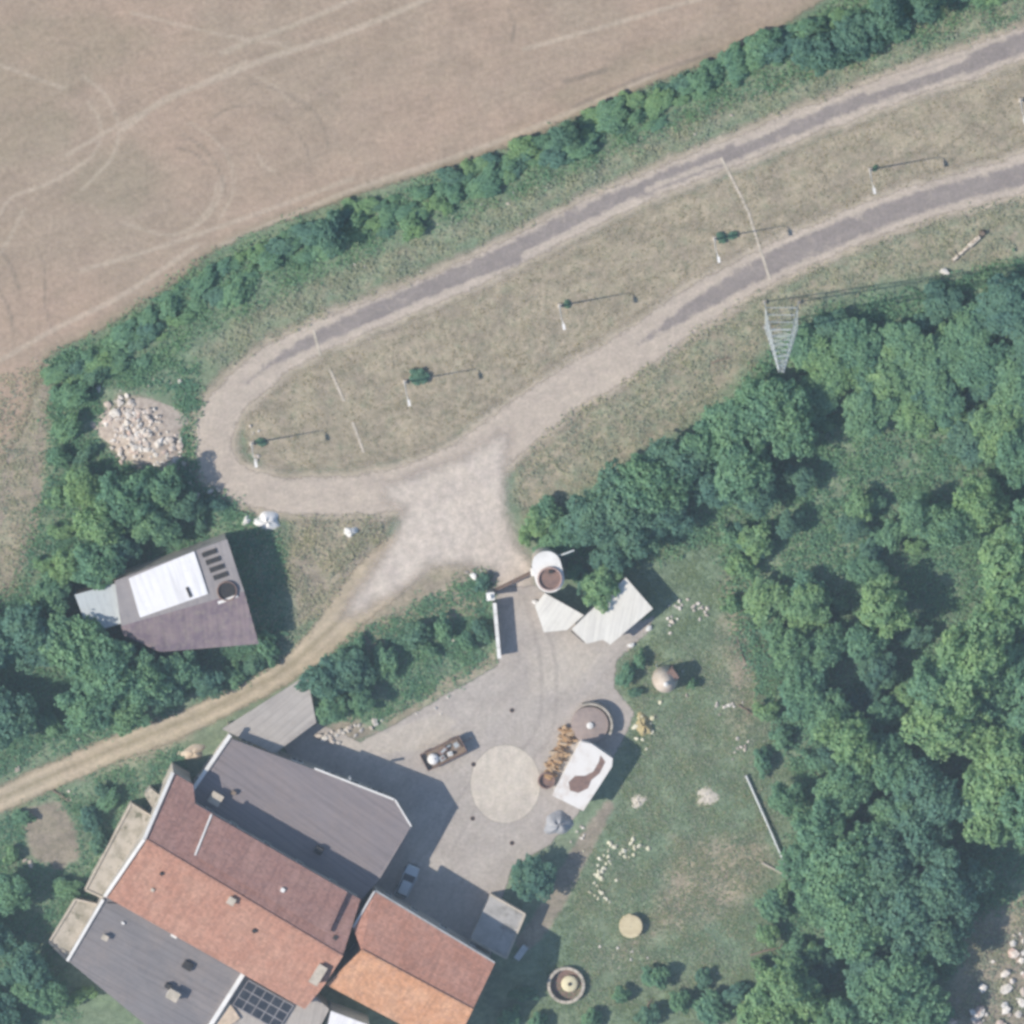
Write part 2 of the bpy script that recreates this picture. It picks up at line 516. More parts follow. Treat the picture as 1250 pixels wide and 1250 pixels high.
def at_bare(X, Y):
    a = np.zeros(X.shape)
    for pts, v, f in (([(30, 985), (75, 975), (95, 1010), (100, 1050), (70, 1065), (40, 1050), (28, 1020)], 1.0, 1.0),
                      ([(140, 468), (180, 472), (215, 500), (258, 545), (255, 585), (215, 590), (165, 580), (128, 550), (120, 510)], 0.75, 2.2), ([(520, 705), (588, 680), (602, 702), (560, 735), (490, 765)], 0.6, 2.0),
                      ([(1190, 1150), (1300, 1090), (1300, 1300), (1170, 1300)], 0.85, 2.5),
                      ([(895, 740), (925, 740), (930, 800), (905, 840), (890, 800)], 0.8, 2.0), ([(355, 640), (400, 700), (385, 760), (355, 760)], 0.8, 2.0), ([(440, 630), (490, 630), (470, 670), (420, 720), (400, 720)], 0.8, 2.0),
                      ([(380, 895), (430, 870), (470, 895), (440, 905), (400, 910)], 0.8, 0.8)):
        a = np.maximum(a, v * np.clip(polyS(pts)(X, Y) / f + 0.4, 0, 1))
    a = np.maximum(a, 1.0 * np.clip(lineS(PATH, [8, 12, 14, 14, 12])(X, Y) / 1.0 + 0.5, 0, 1))
    for ln, wd, v in (([(60, 432), (53, 500), (47, 560), (40, 640), (22, 690), (-10, 750)], 6, 1.0), ([(14, 470), (12, 530), (8, 600), (-8, 650)], 8, 1.0), ([(36, 540), (30, 600), (20, 660)], 4, .6), ([(470, 660), (430, 700), (395, 745)], 4, .7), ([(930, 1060), (860, 1080), (800, 1140)], 5, .45), ([(880, 400), (890, 430), (880, 460), (870, 480)], 3, .6)):
        a = np.maximum(a, v * np.clip(lineS(ln, wd)(X, Y) / 0.5 + 0.5, 0, 1))
    return a
V = np.stack([X.ravel(), Y.ravel(), np.zeros(X.size)], -1)
inn = (np.abs(V[:, 0]) < 85) & (np.abs(V[:, 1]) < 85)
dry = np.zeros(len(V)); bare = np.zeros(len(V))
dry[inn] = at_dry(V[inn, 0], V[inn, 1]); bare[inn] = at_bare(V[inn, 0], V[inn, 1])
GREEN_A = (0.185, 0.250, 0.165, 1); GREEN_B = (0.225, 0.270, 0.180, 1); GREEN_C = (0.150, 0.205, 0.140, 1)
m_ground = mat_sheet('grass_ground', GREEN_A, GREEN_B, GREEN_C, full=True, mid=0.8, fine=3.0, bump=0.15, mott=0.16, onoise=1.25, streak=0.42,
                     overlays=(('dry', (0.365, 0.308, 0.235, 1), 0.95, 0.2, 1.0), ('bare', (0.31, 0.265, 0.215, 1), 0.95, 0.3, 0.9)))
me = np_mesh('ground', V, Q, m_ground, {'dry': dry, 'bare': bare})
tag(link_mesh('ground', me), kind='structure')

# ---- ploughed field with wheel marks
LIGHT_T = [([(310, 92), (335, 105), (352, 122)], 1.3), ([(232, 150), (262, 170), (282, 200), (284, 235), (268, 268)], 1.2), ([(640, 60), (780, 20), (900, -15)], 2.5), ([(100, 330), (200, 300), (330, 255), (430, 218)], 2.5), ([(0, 440), (70, 400), (150, 360), (240, 300)], 3.0), ([(160, 15), (260, 40), (350, 55)], 1.5), ([(-40, 75), (0, 80), (35, 92), (78, 108)], 2.0), ([(100, 92), (128, 115), (143, 145), (145, 165), (138, 190), (120, 212), (100, 232)], 2.0), ([(108, 125), (121, 145), (122, 165), (115, 188), (85, 210), (50, 228), (15, 240), (0, 262)], 1.8),
           ([(272, 215), (270, 235), (258, 258), (240, 275), (205, 287), (150, 272)], 1.8), ([(266, 222), (258, 250), (240, 270)], 1.2), ([(530, -5), (460, 25), (400, 48), (330, 70), (260, 98), (200, 122), (150, 158)], 3.5), ([(440, -5), (380, 22), (320, 45), (270, 65)], 3.0), ([(300, 75), (220, 115), (150, 150), (80, 190)], 2.2), ([(30, 255), (12, 290), (0, 310)], 2.0), ([(315, 190), (322, 202), (335, 210)], 1.5), ([(270, 300), (350, 265), (450, 225), (560, 190), (690, 140), (800, 90)], 3.0)]
DARK_T = [([(300, 100), (345, 112), (375, 135)], 1.0), ([(700, 130), (790, 92), (880, 62)], 2.2), ([(222, 165), (245, 178), (262, 198), (272, 220), (274, 240)], 1.5), ([(215, 180), (236, 186), (250, 200)], 1.5), ([(355, 116), (380, 132), (394, 155), (402, 185)], 1.5), ([(330, 138), (356, 152), (372, 178), (378, 200)], 1.2), ([(0, 305), (14, 326), (23, 352)], 2.0), ([(-5, 348), (10, 375), (17, 405)], 2.0), ([(262, 142), (280, 132), (308, 128)], 1.2), ([(45, 300), (55, 330), (55, 370), (62, 400)], 1.2),
          ([(620, 10), (628, 30), (625, 50)], 1.5), ([(690, 100), (740, 85)], 3), ([(150, 20), (200, 35), (240, 48)], 6), ([(90, 30), (140, 42)], 5), ([(0, 110), (30, 120)], 10), ([(0, 190), (40, 180)], 8), ([(60, 90), (85, 95)], 6)]
m_field = mat_sheet('dry_field', (0.400, 0.302, 0.232, 1), (0.350, 0.283, 0.218, 1), (0.320, 0.250, 0.192, 1), edge=(-0.3, 0.5), eamp=1.6, big=0.045, mid=0.22, fine=1.6, onoise=0.35, bump=0.08, mott=0.05, streak=0.38, streak_c=(0.84, 0.85, 0.82, 1), spots=(0.20, 0.175, 0.13, 1),
                    overlays=(('green', (0.225, 0.215, 0.145, 1), 0.75, 0.35, 1.1), ('pale', (0.50, 0.425, 0.34, 1), 0.55, 0.12, 0.85), ('dark', (0.235, 0.195, 0.155, 1), 0.7, 0.15, 0.75)))
GREENF = [([(-50, 20), (120, 0), (230, 40), (160, 90), (60, 140), (-30, 150)], 4), ([(-40, 130), (60, 110), (110, 140), (90, 190), (10, 215), (-40, 200)], 3), ([(640, 120), (800, 40), (900, 30), (880, 60), (700, 140)], 3), ([(80, 190), (160, 150), (230, 210), (170, 280), (60, 260)], 5)]
def at_green(X, Y):
    a = np.zeros(X.shape)
    for pts, f in GREENF: a = np.maximum(a, 0.62 * np.clip(polyS(pts)(X, Y) / f + 0.5, 0, 1))
    a = np.maximum(a, 0.85 * np.clip(1 - polyS(FIELD)(X, Y) / 3.0, 0, 1))
    return a
sheet('field', polyS(FIELD), (G2(-180, 760), G2(1450, -180)), 0.004, 0.4, m_field, 1.6,
      {'green': at_green, 'pale': falloff([lineS(p, w_) for p, w_ in LIGHT_T], 0.75), 'dark': falloff([lineS(p, w_) for p, w_ in DARK_T[:12]], 0.7)})

# ---- roads
road_sd = lineS(ROADUP, RW)
shoulder = lineS(ROADUP, [r + 13 for r in RW])
m_shoulder = mat_sheet('dusty_shoulder', (0.47, 0.405, 0.33, 1), (0.41, 0.355, 0.275, 1), (0.34, 0.30, 0.22, 1), edge=(-0.3, 1.3), eamp=1.5)
sheet('road_shoulder', union(shoulder, polyS([(440, 575), (560, 540), (500, 600), (430, 600)])), (G2(180, 660), G2(1420, -40)), 0.008, 0.4, m_shoulder, 1.5)
ASPH = lineS(ROADUP[:14], [13, 13, 13, 12, 10, 9, 11, 10, 14, 15, 14, 11, 6, 0.5])
ASPH2 = lineS([(780, 420), (850, 374), (930, 327), (1020, 287), (1120, 248), (1250, 212), (1400, 160)], [2, 10, 14, 14, 14, 13, 13])
WORN = [([(880, 196), (830, 215), (790, 232)], 4), ([(1180, 70), (1120, 92), (1060, 112)], 4), ([(960, 150), (900, 176)], 4), ([(775, 245), (720, 272), (640, 312)], 5), ([(1250, 75), (1160, 108), (1050, 145), (960, 178)], 4), ([(620, 330), (560, 352), (430, 408)], 5)]
m_road = mat_sheet('worn_asphalt', (0.47, 0.405, 0.34, 1), (0.49, 0.42, 0.35, 1), (0.42, 0.36, 0.305, 1), edge=(-0.25, 0.35), eamp=1.5, mott=0.07, big=0.12, mid=0.4, fine=3.0, bump=0.02, onoise=2.0,
                   overlays=(('asphalt', (0.235, 0.208, 0.200, 1), 0.85, 0.22, 0.95), ('pale', (0.50, 0.43, 0.36, 1), 0.85, 0.3, 0.9)), streak=0.42, streak_c=(0.85, 0.85, 0.86, 1))
sheet('road', road_sd, (G2(180, 660), G2(1420, -40)), 0.012, 0.4, m_road, 1.2,
      {'asphalt': falloff([ASPH, ASPH2], 0.9), 'pale': falloff([lineS(p, w_) for p, w_ in WORN], 0.7)})
m_track = mat_sheet('dirt_track', (0.455, 0.375, 0.275, 1), (0.41, 0.35, 0.26, 1), (0.36, 0.30, 0.21, 1), edge=(-0.3, 0.5), eamp=1.2,
                    overlays=(('mid', (0.29, 0.25, 0.165, 1), 0.6, 0.3, 0.95), ('rut', (0.53, 0.445, 0.335, 1), 0.55, 0.25, 0.9)))
tr_mid = [(425, 745), (385, 785), (340, 822), (270, 860), (200, 890), (110, 926), (40, 957), (-60, 1002)]
sheet('dirt_track', lineS(TRACK, TW), (G2(-120, 1060), G2(650, 560)), 0.016, 0.4, m_track, 1.4,
      {'mid': falloff([lineS(tr_mid, 3)], 0.5), 'rut': falloff([lineS([(p[0] - 3, p[1] - 8) for p in tr_mid], 3), lineS([(p[0] + 3, p[1] + 8) for p in tr_mid], 3)], 0.5)})
m_junc = mat_sheet('trodden_gravel', (0.56, 0.495, 0.435, 1), (0.52, 0.455, 0.395, 1), (0.48, 0.42, 0.365, 1), edge=(-1.2, 1.4), eamp=1.3)
sheet('gravel_junction', polyS(JUNC), bbox_px(JUNC, 3.5), 0.020, 0.3, m_junc, 3.0)
m_yard = mat_sheet('yard_concrete', (0.435, 0.395, 0.358, 1), (0.405, 0.365, 0.335, 1), (0.38, 0.34, 0.305, 1), edge=(-0.12, 0.25), eamp=0.7, big=0.1, mid=0.35, fine=2.5, bump=0.02, mott=0.06,
                   overlays=(('pale', (0.50, 0.45, 0.39, 1), 0.75, 0.3, 0.9), ('seam', (0.29, 0.26, 0.235, 1), 0.4, 0.35, 0.9)), spots=(0.27, 0.235, 0.20, 1), streak=0.9, streak_c=(0.86, 0.85, 0.83, 1))
YP = [([(400, 905), (460, 895), (540, 868), (560, 880), (520, 915), (440, 925)], 1.0), ([(640, 800), (700, 770), (740, 800), (700, 850), (650, 850)], 4)]
sheet('farmyard', polyS(YARD), bbox_px(YARD, 2), 0.024, 0.3, m_yard, 1.0,
      {'pale': lambda X, Y: np.maximum.reduce([np.clip(polyS(p)(X, Y) / f + 0.5, 0, 1) for p, f in YP]), 'seam': falloff([lineS([(610, 815), (640, 900), (660, 1040)], 0.8, 3), lineS([(640, 730), (660, 810), (650, 900), (570, 960), (530, 1040)], 3), lineS([(655, 730), (678, 810), (668, 905), (590, 975), (548, 1045)], 3), lineS([(470, 895), (560, 930), (690, 985)], 0.8, 3)], 0.3)})
m_pad = mat_sheet('pale_pad', (0.57, 0.515, 0.445, 1), (0.53, 0.475, 0.41, 1), (0.49, 0.435, 0.37, 1), edge=(-0.1, 0.12), eamp=0.25)
pc = G(617, 957)
sheet('round_pad', lambda X, Y: 4.55 - np.hypot((X - pc.x) * 1.06, (Y - pc.y) * 0.93), ((pc.x - 6, pc.y - 6), (pc.x + 6, pc.y + 6)), 0.028, 0.2, m_pad, 0.6)

# ---- concrete strips laid across the island
m_conc = mat_plain('old_concrete', (0.52, 0.46, 0.38, 1), (0.40, 0.36, 0.29, 1), 1.0)
def strip(segs, wd):
    root = tag(thing('trench_cover', None, None), kind='structure')
    root.name = 'trench_cover'
    for (a, b) in segs:
        A, B = G(*a), G(*b)
        d = B - A; L = d.length
        nseg = max(1, int(L / 1.6))
        for i in range(nseg):
            p = A + d * ((i + 0.5) / nseg)
            MB().box((p.x, p.y, 0.022 + random.uniform(0, .006)), (L / nseg - 0.05, wd, 0.05), math.atan2(d.y, d.x) + random.uniform(-.02, .02)).build('slab', m_conc, root)
    return root
strip([((382, 402), (391, 434)), ((402, 450), (420, 490)), ((430, 515), (444, 553))], 0.34)
strip([((880, 192), (897, 225)), ((897, 225), (913, 258)), ((913, 258), (940, 342))], 0.34)

# ================================================================== MATERIALS FOR THINGS
m_leaf = [mat_leaf('leaf_green', (0.122, 0.250, 0.165, 1), (0.245, 0.425, 0.262, 1), (0.75, 0.85, 0.95, 1)),
          mat_leaf('leaf_dark', (0.095, 0.205, 0.160, 1), (0.185, 0.335, 0.240, 1), (0.8, 0.9, 1.05, 1)),
          mat_leaf('leaf_light', (0.165, 0.300, 0.165, 1), (0.305, 0.470, 0.262, 1), (0.85, 0.92, 0.9, 1))]
m_grass = mat_leaf('grass_green', (0.180, 0.265, 0.170, 1), (0.290, 0.365, 0.235, 1), (0.8, 0.9, 0.9, 1))
m_straw = mat_leaf('grass_dry', (0.275, 0.310, 0.235, 1), (0.480, 0.480, 0.400, 1), (0.85, 0.95, 1.0, 1))
m_hay = mat_leaf('grass_straw', (0.28, 0.255, 0.18, 1), (0.43, 0.385, 0.29, 1), (0.9, 0.95, 1.0, 1))
m_bark = mat_plain('bark', (0.14, 0.105, 0.075, 1), (0.085, 0.065, 0.05, 1), 3)
m_white = mat_plain('white_paint', (0.76, 0.75, 0.72, 1), (0.66, 0.65, 0.62, 1), 0.6, 0.6)
m_wall = mat_plain('render_wall', (0.50, 0.46, 0.40, 1), (0.40, 0.365, 0.315, 1), 0.5, 0.9, stain=(0.30, 0.27, 0.235, 1), sscale=0.35)
m_brickw = mat_plain('brick_wall', (0.34, 0.20, 0.15, 1), (0.27, 0.165, 0.13, 1), 1.5, 0.9)
m_stain = mat_plain('mossy_concrete', (0.47, 0.425, 0.36, 1), (0.33, 0.30, 0.24, 1), 0.7, 0.95, stain=(0.17, 0.165, 0.115, 1), sscale=0.9, slo=0.54, shi=0.68)
m_wood = mat_plain('weathered_wood', (0.26, 0.20, 0.15, 1), (0.17, 0.13, 0.10, 1), 2.0)
m_glass = mat_plain('window_glass', (0.03, 0.035, 0.045, 1), (0.05, 0.055, 0.065, 1), 1, 0.12, 0, 0.6, bump=0.0)
m_steel = mat_plain('galvanised', (0.50, 0.53, 0.53, 1), (0.40, 0.43, 0.43, 1), 1.5, 0.5, 0.4)
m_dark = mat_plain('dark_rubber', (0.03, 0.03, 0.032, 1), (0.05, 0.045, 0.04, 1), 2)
m_rust = mat_plain('rusty_brown', (0.24, 0.155, 0.125, 1), (0.17, 0.115, 0.10, 1), 1.2, 0.85)
m_stone = mat_random('pale_stone', [(0.74, 0.69, 0.62, 1), (0.62, 0.55, 0.48, 1), (0.80, 0.76, 0.69, 1), (0.48, 0.41, 0.35, 1), (0.70, 0.63, 0.54, 1)])
m_rubble = mat_random('white_rubble', [(0.80, 0.75, 0.68, 1), (0.74, 0.68, 0.60, 1), (0.84, 0.80, 0.74, 1), (0.56, 0.47, 0.40, 1), (0.78, 0.72, 0.64, 1), (0.66, 0.50, 0.42, 1)])
m_yellow = mat_random('yellowish_stone', [(0.74, 0.70, 0.50, 1), (0.80, 0.77, 0.62, 1), (0.66, 0.62, 0.42, 1)])
m_soil = mat_plain('rubble_soil', (0.50, 0.43, 0.36, 1), (0.36, 0.30, 0.25, 1), 1.2)
m_log = mat_random('split_log', [(0.48, 0.30, 0.15, 1), (0.58, 0.42, 0.26, 1), (0.40, 0.24, 0.12, 1), (0.62, 0.50, 0.36, 1)])
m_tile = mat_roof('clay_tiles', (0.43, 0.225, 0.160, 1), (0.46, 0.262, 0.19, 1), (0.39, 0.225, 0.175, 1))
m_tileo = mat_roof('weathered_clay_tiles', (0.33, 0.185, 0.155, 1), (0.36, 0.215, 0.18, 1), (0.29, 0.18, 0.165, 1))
m_tilen = mat_roof('bright_clay_tiles', (0.53, 0.275, 0.155, 1), (0.57, 0.33, 0.205, 1), (0.49, 0.285, 0.20, 1))
m_sheetg = mat_roof('grey_roof_sheets', (0.255, 0.225, 0.230, 1), (0.275, 0.235, 0.230, 1), (0.225, 0.205, 0.215, 1), 0.18, None, 0.03, panel=1.1, blotch=0.2)
m_sheetd = mat_roof('slate_grey_sheets', (0.235, 0.222, 0.225, 1), (0.265, 0.238, 0.23, 1), (0.20, 0.192, 0.20, 1), 0.18, None, 0.03, panel=0.9, blotch=0.2)
m_sheetl = mat_roof('pale_roof_sheets', (0.46, 0.425, 0.385, 1), (0.42, 0.385, 0.35, 1), (0.39, 0.355, 0.32, 1), 0.18, None, 0.02, panel=1.0, blotch=0.3)
m_barnold = mat_roof('mossy_barn_roof', (0.275, 0.215, 0.225, 1), (0.185, 0.145, 0.175, 1), (0.320, 0.280, 0.240, 1), 0.2, None, 0.03, blotch=0.4)
m_barngrey = mat_roof('barn_grey_sheet', (0.33, 0.305, 0.30, 1), (0.30, 0.28, 0.28, 1), (0.27, 0.255, 0.26, 1), 0.2, None, 0.02, blotch=0.4)
m_whsheet = mat_roof('white_roof_sheet', (0.80, 0.79, 0.79, 1), (0.78, 0.78, 0.79, 1), (0.74, 0.735, 0.74, 1), 0.3, None, 0.01, blotch=0.4)
m_bluesheet = mat_roof('pale_blue_sheet', (0.52, 0.56, 0.57, 1), (0.49, 0.53, 0.54, 1), (0.45, 0.49, 0.50, 1), 0.3, None, 0.0, blotch=0.4)
m_shelter = mat_roof('off_white_shelter_roof', (0.70, 0.68, 0.62, 1), (0.68, 0.66, 0.60, 1), (0.64, 0.62, 0.56, 1), 0.3, None, 0.0, blotch=0.3)
m_mullion = mat_plain('grey_mullion', (0.30, 0.29, 0.30, 1), (0.22, 0.21, 0.22, 1), 1.5)
m_tarp = mat_plain('white_tarp', (0.78, 0.77, 0.75, 1), (0.62, 0.61, 0.58, 1), 1.2)
m_greytarp = mat_plain('grey_tarp', (0.36, 0.37, 0.39, 1), (0.27, 0.28, 0.30, 1), 1.0, 0.6)

# ================================================================== VEGETATION
def cards(P, N, size, roll=None, aspect=0.75):
    """one bent-free diamond/quad leaf cluster per point; P,N (n,3), size (n,)"""
    n = len(P)
    N = N / np.linalg.norm(N, axis=1, keepdims=True)
    a = rng.normal(size=(n, 3)); a -= (a * N).sum(1, keepdims=True) * N
    a /= np.linalg.norm(a, axis=1, keepdims=True)
    b = np.cross(N, a)
    s = size[:, None]
    V = np.stack([P - a * s * 0.5, P + b * s * 0.5 * aspect + a * s * 0.08, P + a * s * 0.5, P - b * s * 0.5 * aspect + a * s * 0.08], 1)
    V[:, 1] += N * s * 0.12; V[:, 3] += N * s * 0.12
    q = np.arange(n * 4).reshape(n, 4)
    v = np.repeat(rng.random(n), 4)
    return V.reshape(-1, 3), q, v

def crown_mesh(name, R, H, z0, nl, nleaf, leaf, mat, flat=0.8, low=-0.25):
    Ps, Ns = [], []
    zc = z0 + (H - z0) * 0.45
    hz = (H - z0) * 0.5
    for i in range(nl):
        if i == 0: c = np.array([0, 0, zc + hz * 0.35]); lr = R * 0.5
        else:
            an = i * 2.399 + rng.uniform(-.4, .4)
            rad = R * (0.25 + 0.62 * rng.random())
            zz = rng.uniform(-0.45, 0.6)
            c = np.array([math.cos(an) * rad, math.sin(an) * rad, zc + hz * zz * (1.1 - 0.5 * rad / R)])
            lr = R * rng.uniform(0.17, 0.42)
        k = int(nleaf * (lr / (R * 0.35)) ** 2 / nl)
        d = rng.normal(size=(k, 3)); d[:, 2] = np.where(d[:, 2] < low, -d[:, 2] * 0.6, d[:, 2])
        d /= np.linalg.norm(d, axis=1, keepdims=True)
        bump = 1 + 0.32 * np.sin(d[:, 0] * 5 + i) * np.cos(d[:, 1] * 6 + 2 * i) + 0.12 * np.sin(d[:, 1] * 11 + 3 * i + d[:, 2] * 7) + rng.normal(size=k) * 0.075
        rr = lr * bump * np.where(rng.random(k) < 0.88, 1.0, rng.uniform(0.3, 1.0, k))
        p = c + d * rr[:, None] * np.array([1, 1, flat])
        Ps.append(p); Ns.append(d * 1.0 + rng.normal(size=(k, 3)) * 0.36 + np.array([0, 0, 0.6]))
    P = np.concatenate(Ps); N = np.concatenate(Ns)
    P[:, 2] = np.maximum(P[:, 2], 0.05)
    V, q, v = cards(P, N, leaf * rng.uniform(0.6, 1.35, len(P)))
    return np_mesh(name, V, q, mat, {'v': v})

def trunk_mesh(H, R, n=4):
    mb = MB()
    mb.tube([(0, 0, 0), (0.05, 0.03, H * 0.3), (0.0, 0.08, H * 0.62), (0.05, 0.0, H * 0.85)], 0.22, 7, 0.05)
    for i in range(n):
        a = i * 2 * math.pi / n + random.uniform(-.4, .4)
        z = H * random.uniform(0.25, 0.5)
        mb.tube([(0.02, 0.03, z), (math.cos(a) * R * .3, math.sin(a) * R * .3, z + H * .14), (math.cos(a) * R * .6, math.sin(a) * R * .6, z + H * .27)], 0.10, 5, 0.03)
    return mb

TREE_P = []
for i in range(9):
    R0, H0 = 3.4, [6.6, 7.4, 6.0][i % 3]
    root = thing('deciduous_tree', 'x', 'tree', (0, 0, 0))
    trunk_mesh(H0, R0).build('trunk', m_bark, root, local=True)
    link_mesh('crown', crown_mesh('crown', R0, H0, 1.3, 19 + 2 * (i % 4), 8200, 0.40, m_leaf[(0, 1, 2)[i // 3]]), root)
    TREE_P.append([root, False, R0])
SHRUB_P = []
for i in range(6):
    R0, H0 = 1.5, [2.3, 1.9][i % 2]
    root = thing('shrub', 'x', 'shrub', (0, 0, 0))
    mb = MB()
    for k in range(5):
        a = k * 1.26
        mb.tube([(0, 0, 0), (math.cos(a) * .3, math.sin(a) * .3, .6), (math.cos(a) * .7, math.sin(a) * .7, 1.2)], 0.05, 5, 0.02)
    mb.build('stem', m_bark, root, local=True)
    link_mesh('foliage', crown_mesh('foliage', R0, H0, 0.1, 11, 2300, 0.30, m_leaf[(0, 1, 2)[i // 2]], low=0.0), root)
    SHRUB_P.append([root, False, R0])

LAND = [(955, 400, 'below the lattice mast'), (1185, 330, 'behind the birch log'), (1100, 580, 'around the shaded glade'), (1165, 710, 'around the dark hollow'), (1240, 900, 'on the tall eastern crown line'), (920, 700, 'above the pale meadow shrubs'), (1000, 920, 'above the meadow boulder cluster'), (960, 1040, 'by the long grey-green pipe'), (1200, 1130, 'beside the bare stony bank'), (1080, 1060, 'in the dense core behind the pipe'), (960, 1220, 'below the long fallen branch'), (1230, 430, 'near the road side of the wood')]
LANDH = [(100, 460, 'beside the white rubble heap'), (330, 310, 'by the rounded road bend'), (560, 230, 'opposite the second lamp post of the island'), (760, 145, 'opposite the middle of the straight road'), (930, 70, 'beyond the second trench cover'), (1120, 0, 'where the hedge grows into tall trees')]
LAST = [None]
def near(L_, x, y): return min(L_, key=lambda q: (q[0] - x) ** 2 + (q[1] - y) ** 2)[2]
def plant(proto_list, kind, px, py, rpx, label, group, zf=None):
    """kind: 0 green 1 dark 2 light; (px,py) = middle of the crown in the picture"""
    per = len(proto_list) // 3
    rec = proto_list[kind * per + random.randrange(per)]
    r = rpx * S
    k = r / rec[2]
    kz = k * random.uniform(0.88, 1.15) if zf is None else k * zf
    zc = (4.4 if rec[2] > 2 else 1.3) * kz
    p = G(px, py, zc)
    if not rec[1]: o = rec[0]; rec[1] = True
    else: o = copy_tree(rec[0])
    o.location = (p.x, p.y, 0)
    o.rotation_euler = (0, 0, random.uniform(0, 6.28))
    o.scale = (k * random.uniform(.92, 1.1), k * random.uniform(.92, 1.1), kz)
    if rec[2] < 2: o.scale.x *= random.uniform(.85, 1.5); o.scale.y *= random.uniform(.7, 1.1)
    else: o.scale.x *= random.uniform(.92, 1.18)
    LAST[0] = o
    o['label'] = label; o['category'] = 'tree' if rec[2] > 2 else 'shrub'; o['group'] = group
    return o

WOOD_E = [  # px, py, r, kind
 (690, 655, 22, 0), (722, 632, 28, 1), (760, 612, 32, 1), (797, 590, 34, 0), (833, 568, 32, 1), (772, 655, 30, 1), (748, 678, 22, 1), (812, 628, 26, 1), (862, 545, 30, 0), (893, 528, 32, 0), (868, 590, 26, 1), (908, 572, 36, 0), (932, 500, 30, 0), (965, 512, 32, 0), (996, 488, 28, 0), (925, 608, 22, 1),
 (985, 425, 26, 0), (1012, 452, 32, 2), (1050, 430, 34, 0), (1022, 402, 24, 1), (1082, 462, 34, 2), (1102, 420, 30, 0), (1135, 452, 32, 0), (1058, 502, 32, 0), (1112, 502, 32, 2), (1150, 492, 30, 0), (1182, 402, 28, 0), (1150, 372, 24, 1), (1200, 442, 32, 0), (1232, 372, 34, 1), (1242, 470, 34, 0), (1222, 522, 32, 2), (1248, 560, 30, 0), (1182, 540, 28, 1), (1165, 430, 26, 0), (1262, 420, 32, 1), (1275, 510, 34, 1),
 (962, 640, 17, 1), (1042, 642, 15, 1), (978, 585, 16, 1), (1120, 628, 22, 0), (1160, 640, 28, 0), (1200, 615, 28, 2), (1232, 690, 40, 2), (1240, 745, 36, 2), (1195, 800, 42, 2), (1242, 812, 36, 0), (1142, 835, 34, 0), (1078, 742, 34, 2), (1060, 700, 18, 0), (1058, 782, 24, 0), (1072, 815, 22, 1), (1160, 882, 40, 2), (1202, 868, 34, 0), (1232, 930, 42, 2), (1212, 985, 38, 2), (1262, 980, 40, 0), (1275, 870, 40, 0), (1270, 640, 36, 0), (1278, 760, 40, 0),
 (985, 745, 26, 2), (1005, 790, 26, 0), (965, 795, 24, 0), (985, 845, 26, 0), (1012, 870, 26, 0), (1040, 905, 36, 2), (1030, 962, 30, 0), (1085, 935, 32, 0), (1000, 1010, 32, 0), (1032, 1055, 42, 0), (1082, 1060, 38, 1), (1122, 1022, 34, 1), (1152, 1080, 38, 1), (1105, 1112, 42, 1), (1045, 1125, 42, 0), (1002, 1098, 26, 0), (1150, 985, 32, 1), (1060, 1178, 28, 1), (962, 1212, 34, 2), (1085, 1215, 38, 0), (1112, 1185, 30, 0), (1150, 1145, 30, 1), (978, 1055, 24, 0), (1128, 955, 32, 1), (1092, 1000, 28, 0), (960, 975, 20, 0), (945, 1240, 36, 2), (1030, 1255, 30, 0), (1120, 1250, 36, 0), (1080, 870, 20, 0),
]
for (x, y, r, k) in WOOD_E:
    lb = '%s%s broadleaf tree in the wood %s' % ('small ' if r < 23 else 'broad ' if r > 35 else '', ['mid green', 'dark blue-green', 'pale yellow-green'][k], near(LAND, x, y))
    if x < 880 and y < 700: lb = {0: 'mid green tree on the wood edge north of the white shelters', 1: 'dark green tree on the wood edge north of the white shelters', 2: 'x'}[k]
    plant(TREE_P, k, x, y, r * (1.0 if y < 560 and x > 975 else 1.08), lb, lb + ' group', 0.55 if y < 560 and x > 975 else None)
WOOD_W = [(150, 608, 30, 0), (196, 592, 24, 0), (182, 636, 26, 0), (122, 640, 28, 2), (226, 618, 17, 1), (100, 596, 20, 2), (118, 690, 28, 0), (84, 690, 24, 2), (145, 665, 22, 1), (62, 728, 24, 0), (202, 650, 18, 0), (34, 772, 34, 1), (102, 800, 38, 0), (138, 826, 36, 0), (178, 828, 32, 0), (108, 862, 32, 0), (152, 872, 26, 0), (222, 818, 22, 0), (252, 830, 18, 1), (10, 880, 34, 1), (62, 790, 24, 1), (-25, 800, 40, 1), (-30, 880, 40, 1), (200, 846, 22, 1)]
for (x, y, r, k) in WOOD_W:
    top = y < 740
    lb = {0: 'mid green tree', 1: 'dark green tree', 2: 'pale yellow-green tree'}[k] + (' between the rubble heap and the white-patched barn' if top else ' in the thicket between the barn and the dirt track')
    plant(TREE_P, k, x, y, r * 1.08, lb, lb + 's')
for (x, y, r, k) in [(12, 1092, 30, 0), (30, 1182, 32, 1), (-20, 1140, 34, 1), (50, 1215, 26, 0), (-5, 1240, 30, 1)]:
    plant(TREE_P, k, x, y, r, {0: 'mid green tree', 1: 'dark tree'}[k] + ' beside the west wall of the grey-roofed house', {0: 'green', 1: 'dark'}[k] + ' trees by the house')
for (x, y, r, k) in [(392, 832, 26, 1), (428, 818, 24, 1), (402, 864, 20, 0), (440, 856, 18, 0)]:
    plant(TREE_P, k, x, y, r * 1.05, {0: 'small mid green', 1: 'dark green'}[k] + ' tree in the copse beside the pale carport roof', {0: 'green', 1: 'dark'}[k] + ' copse trees')
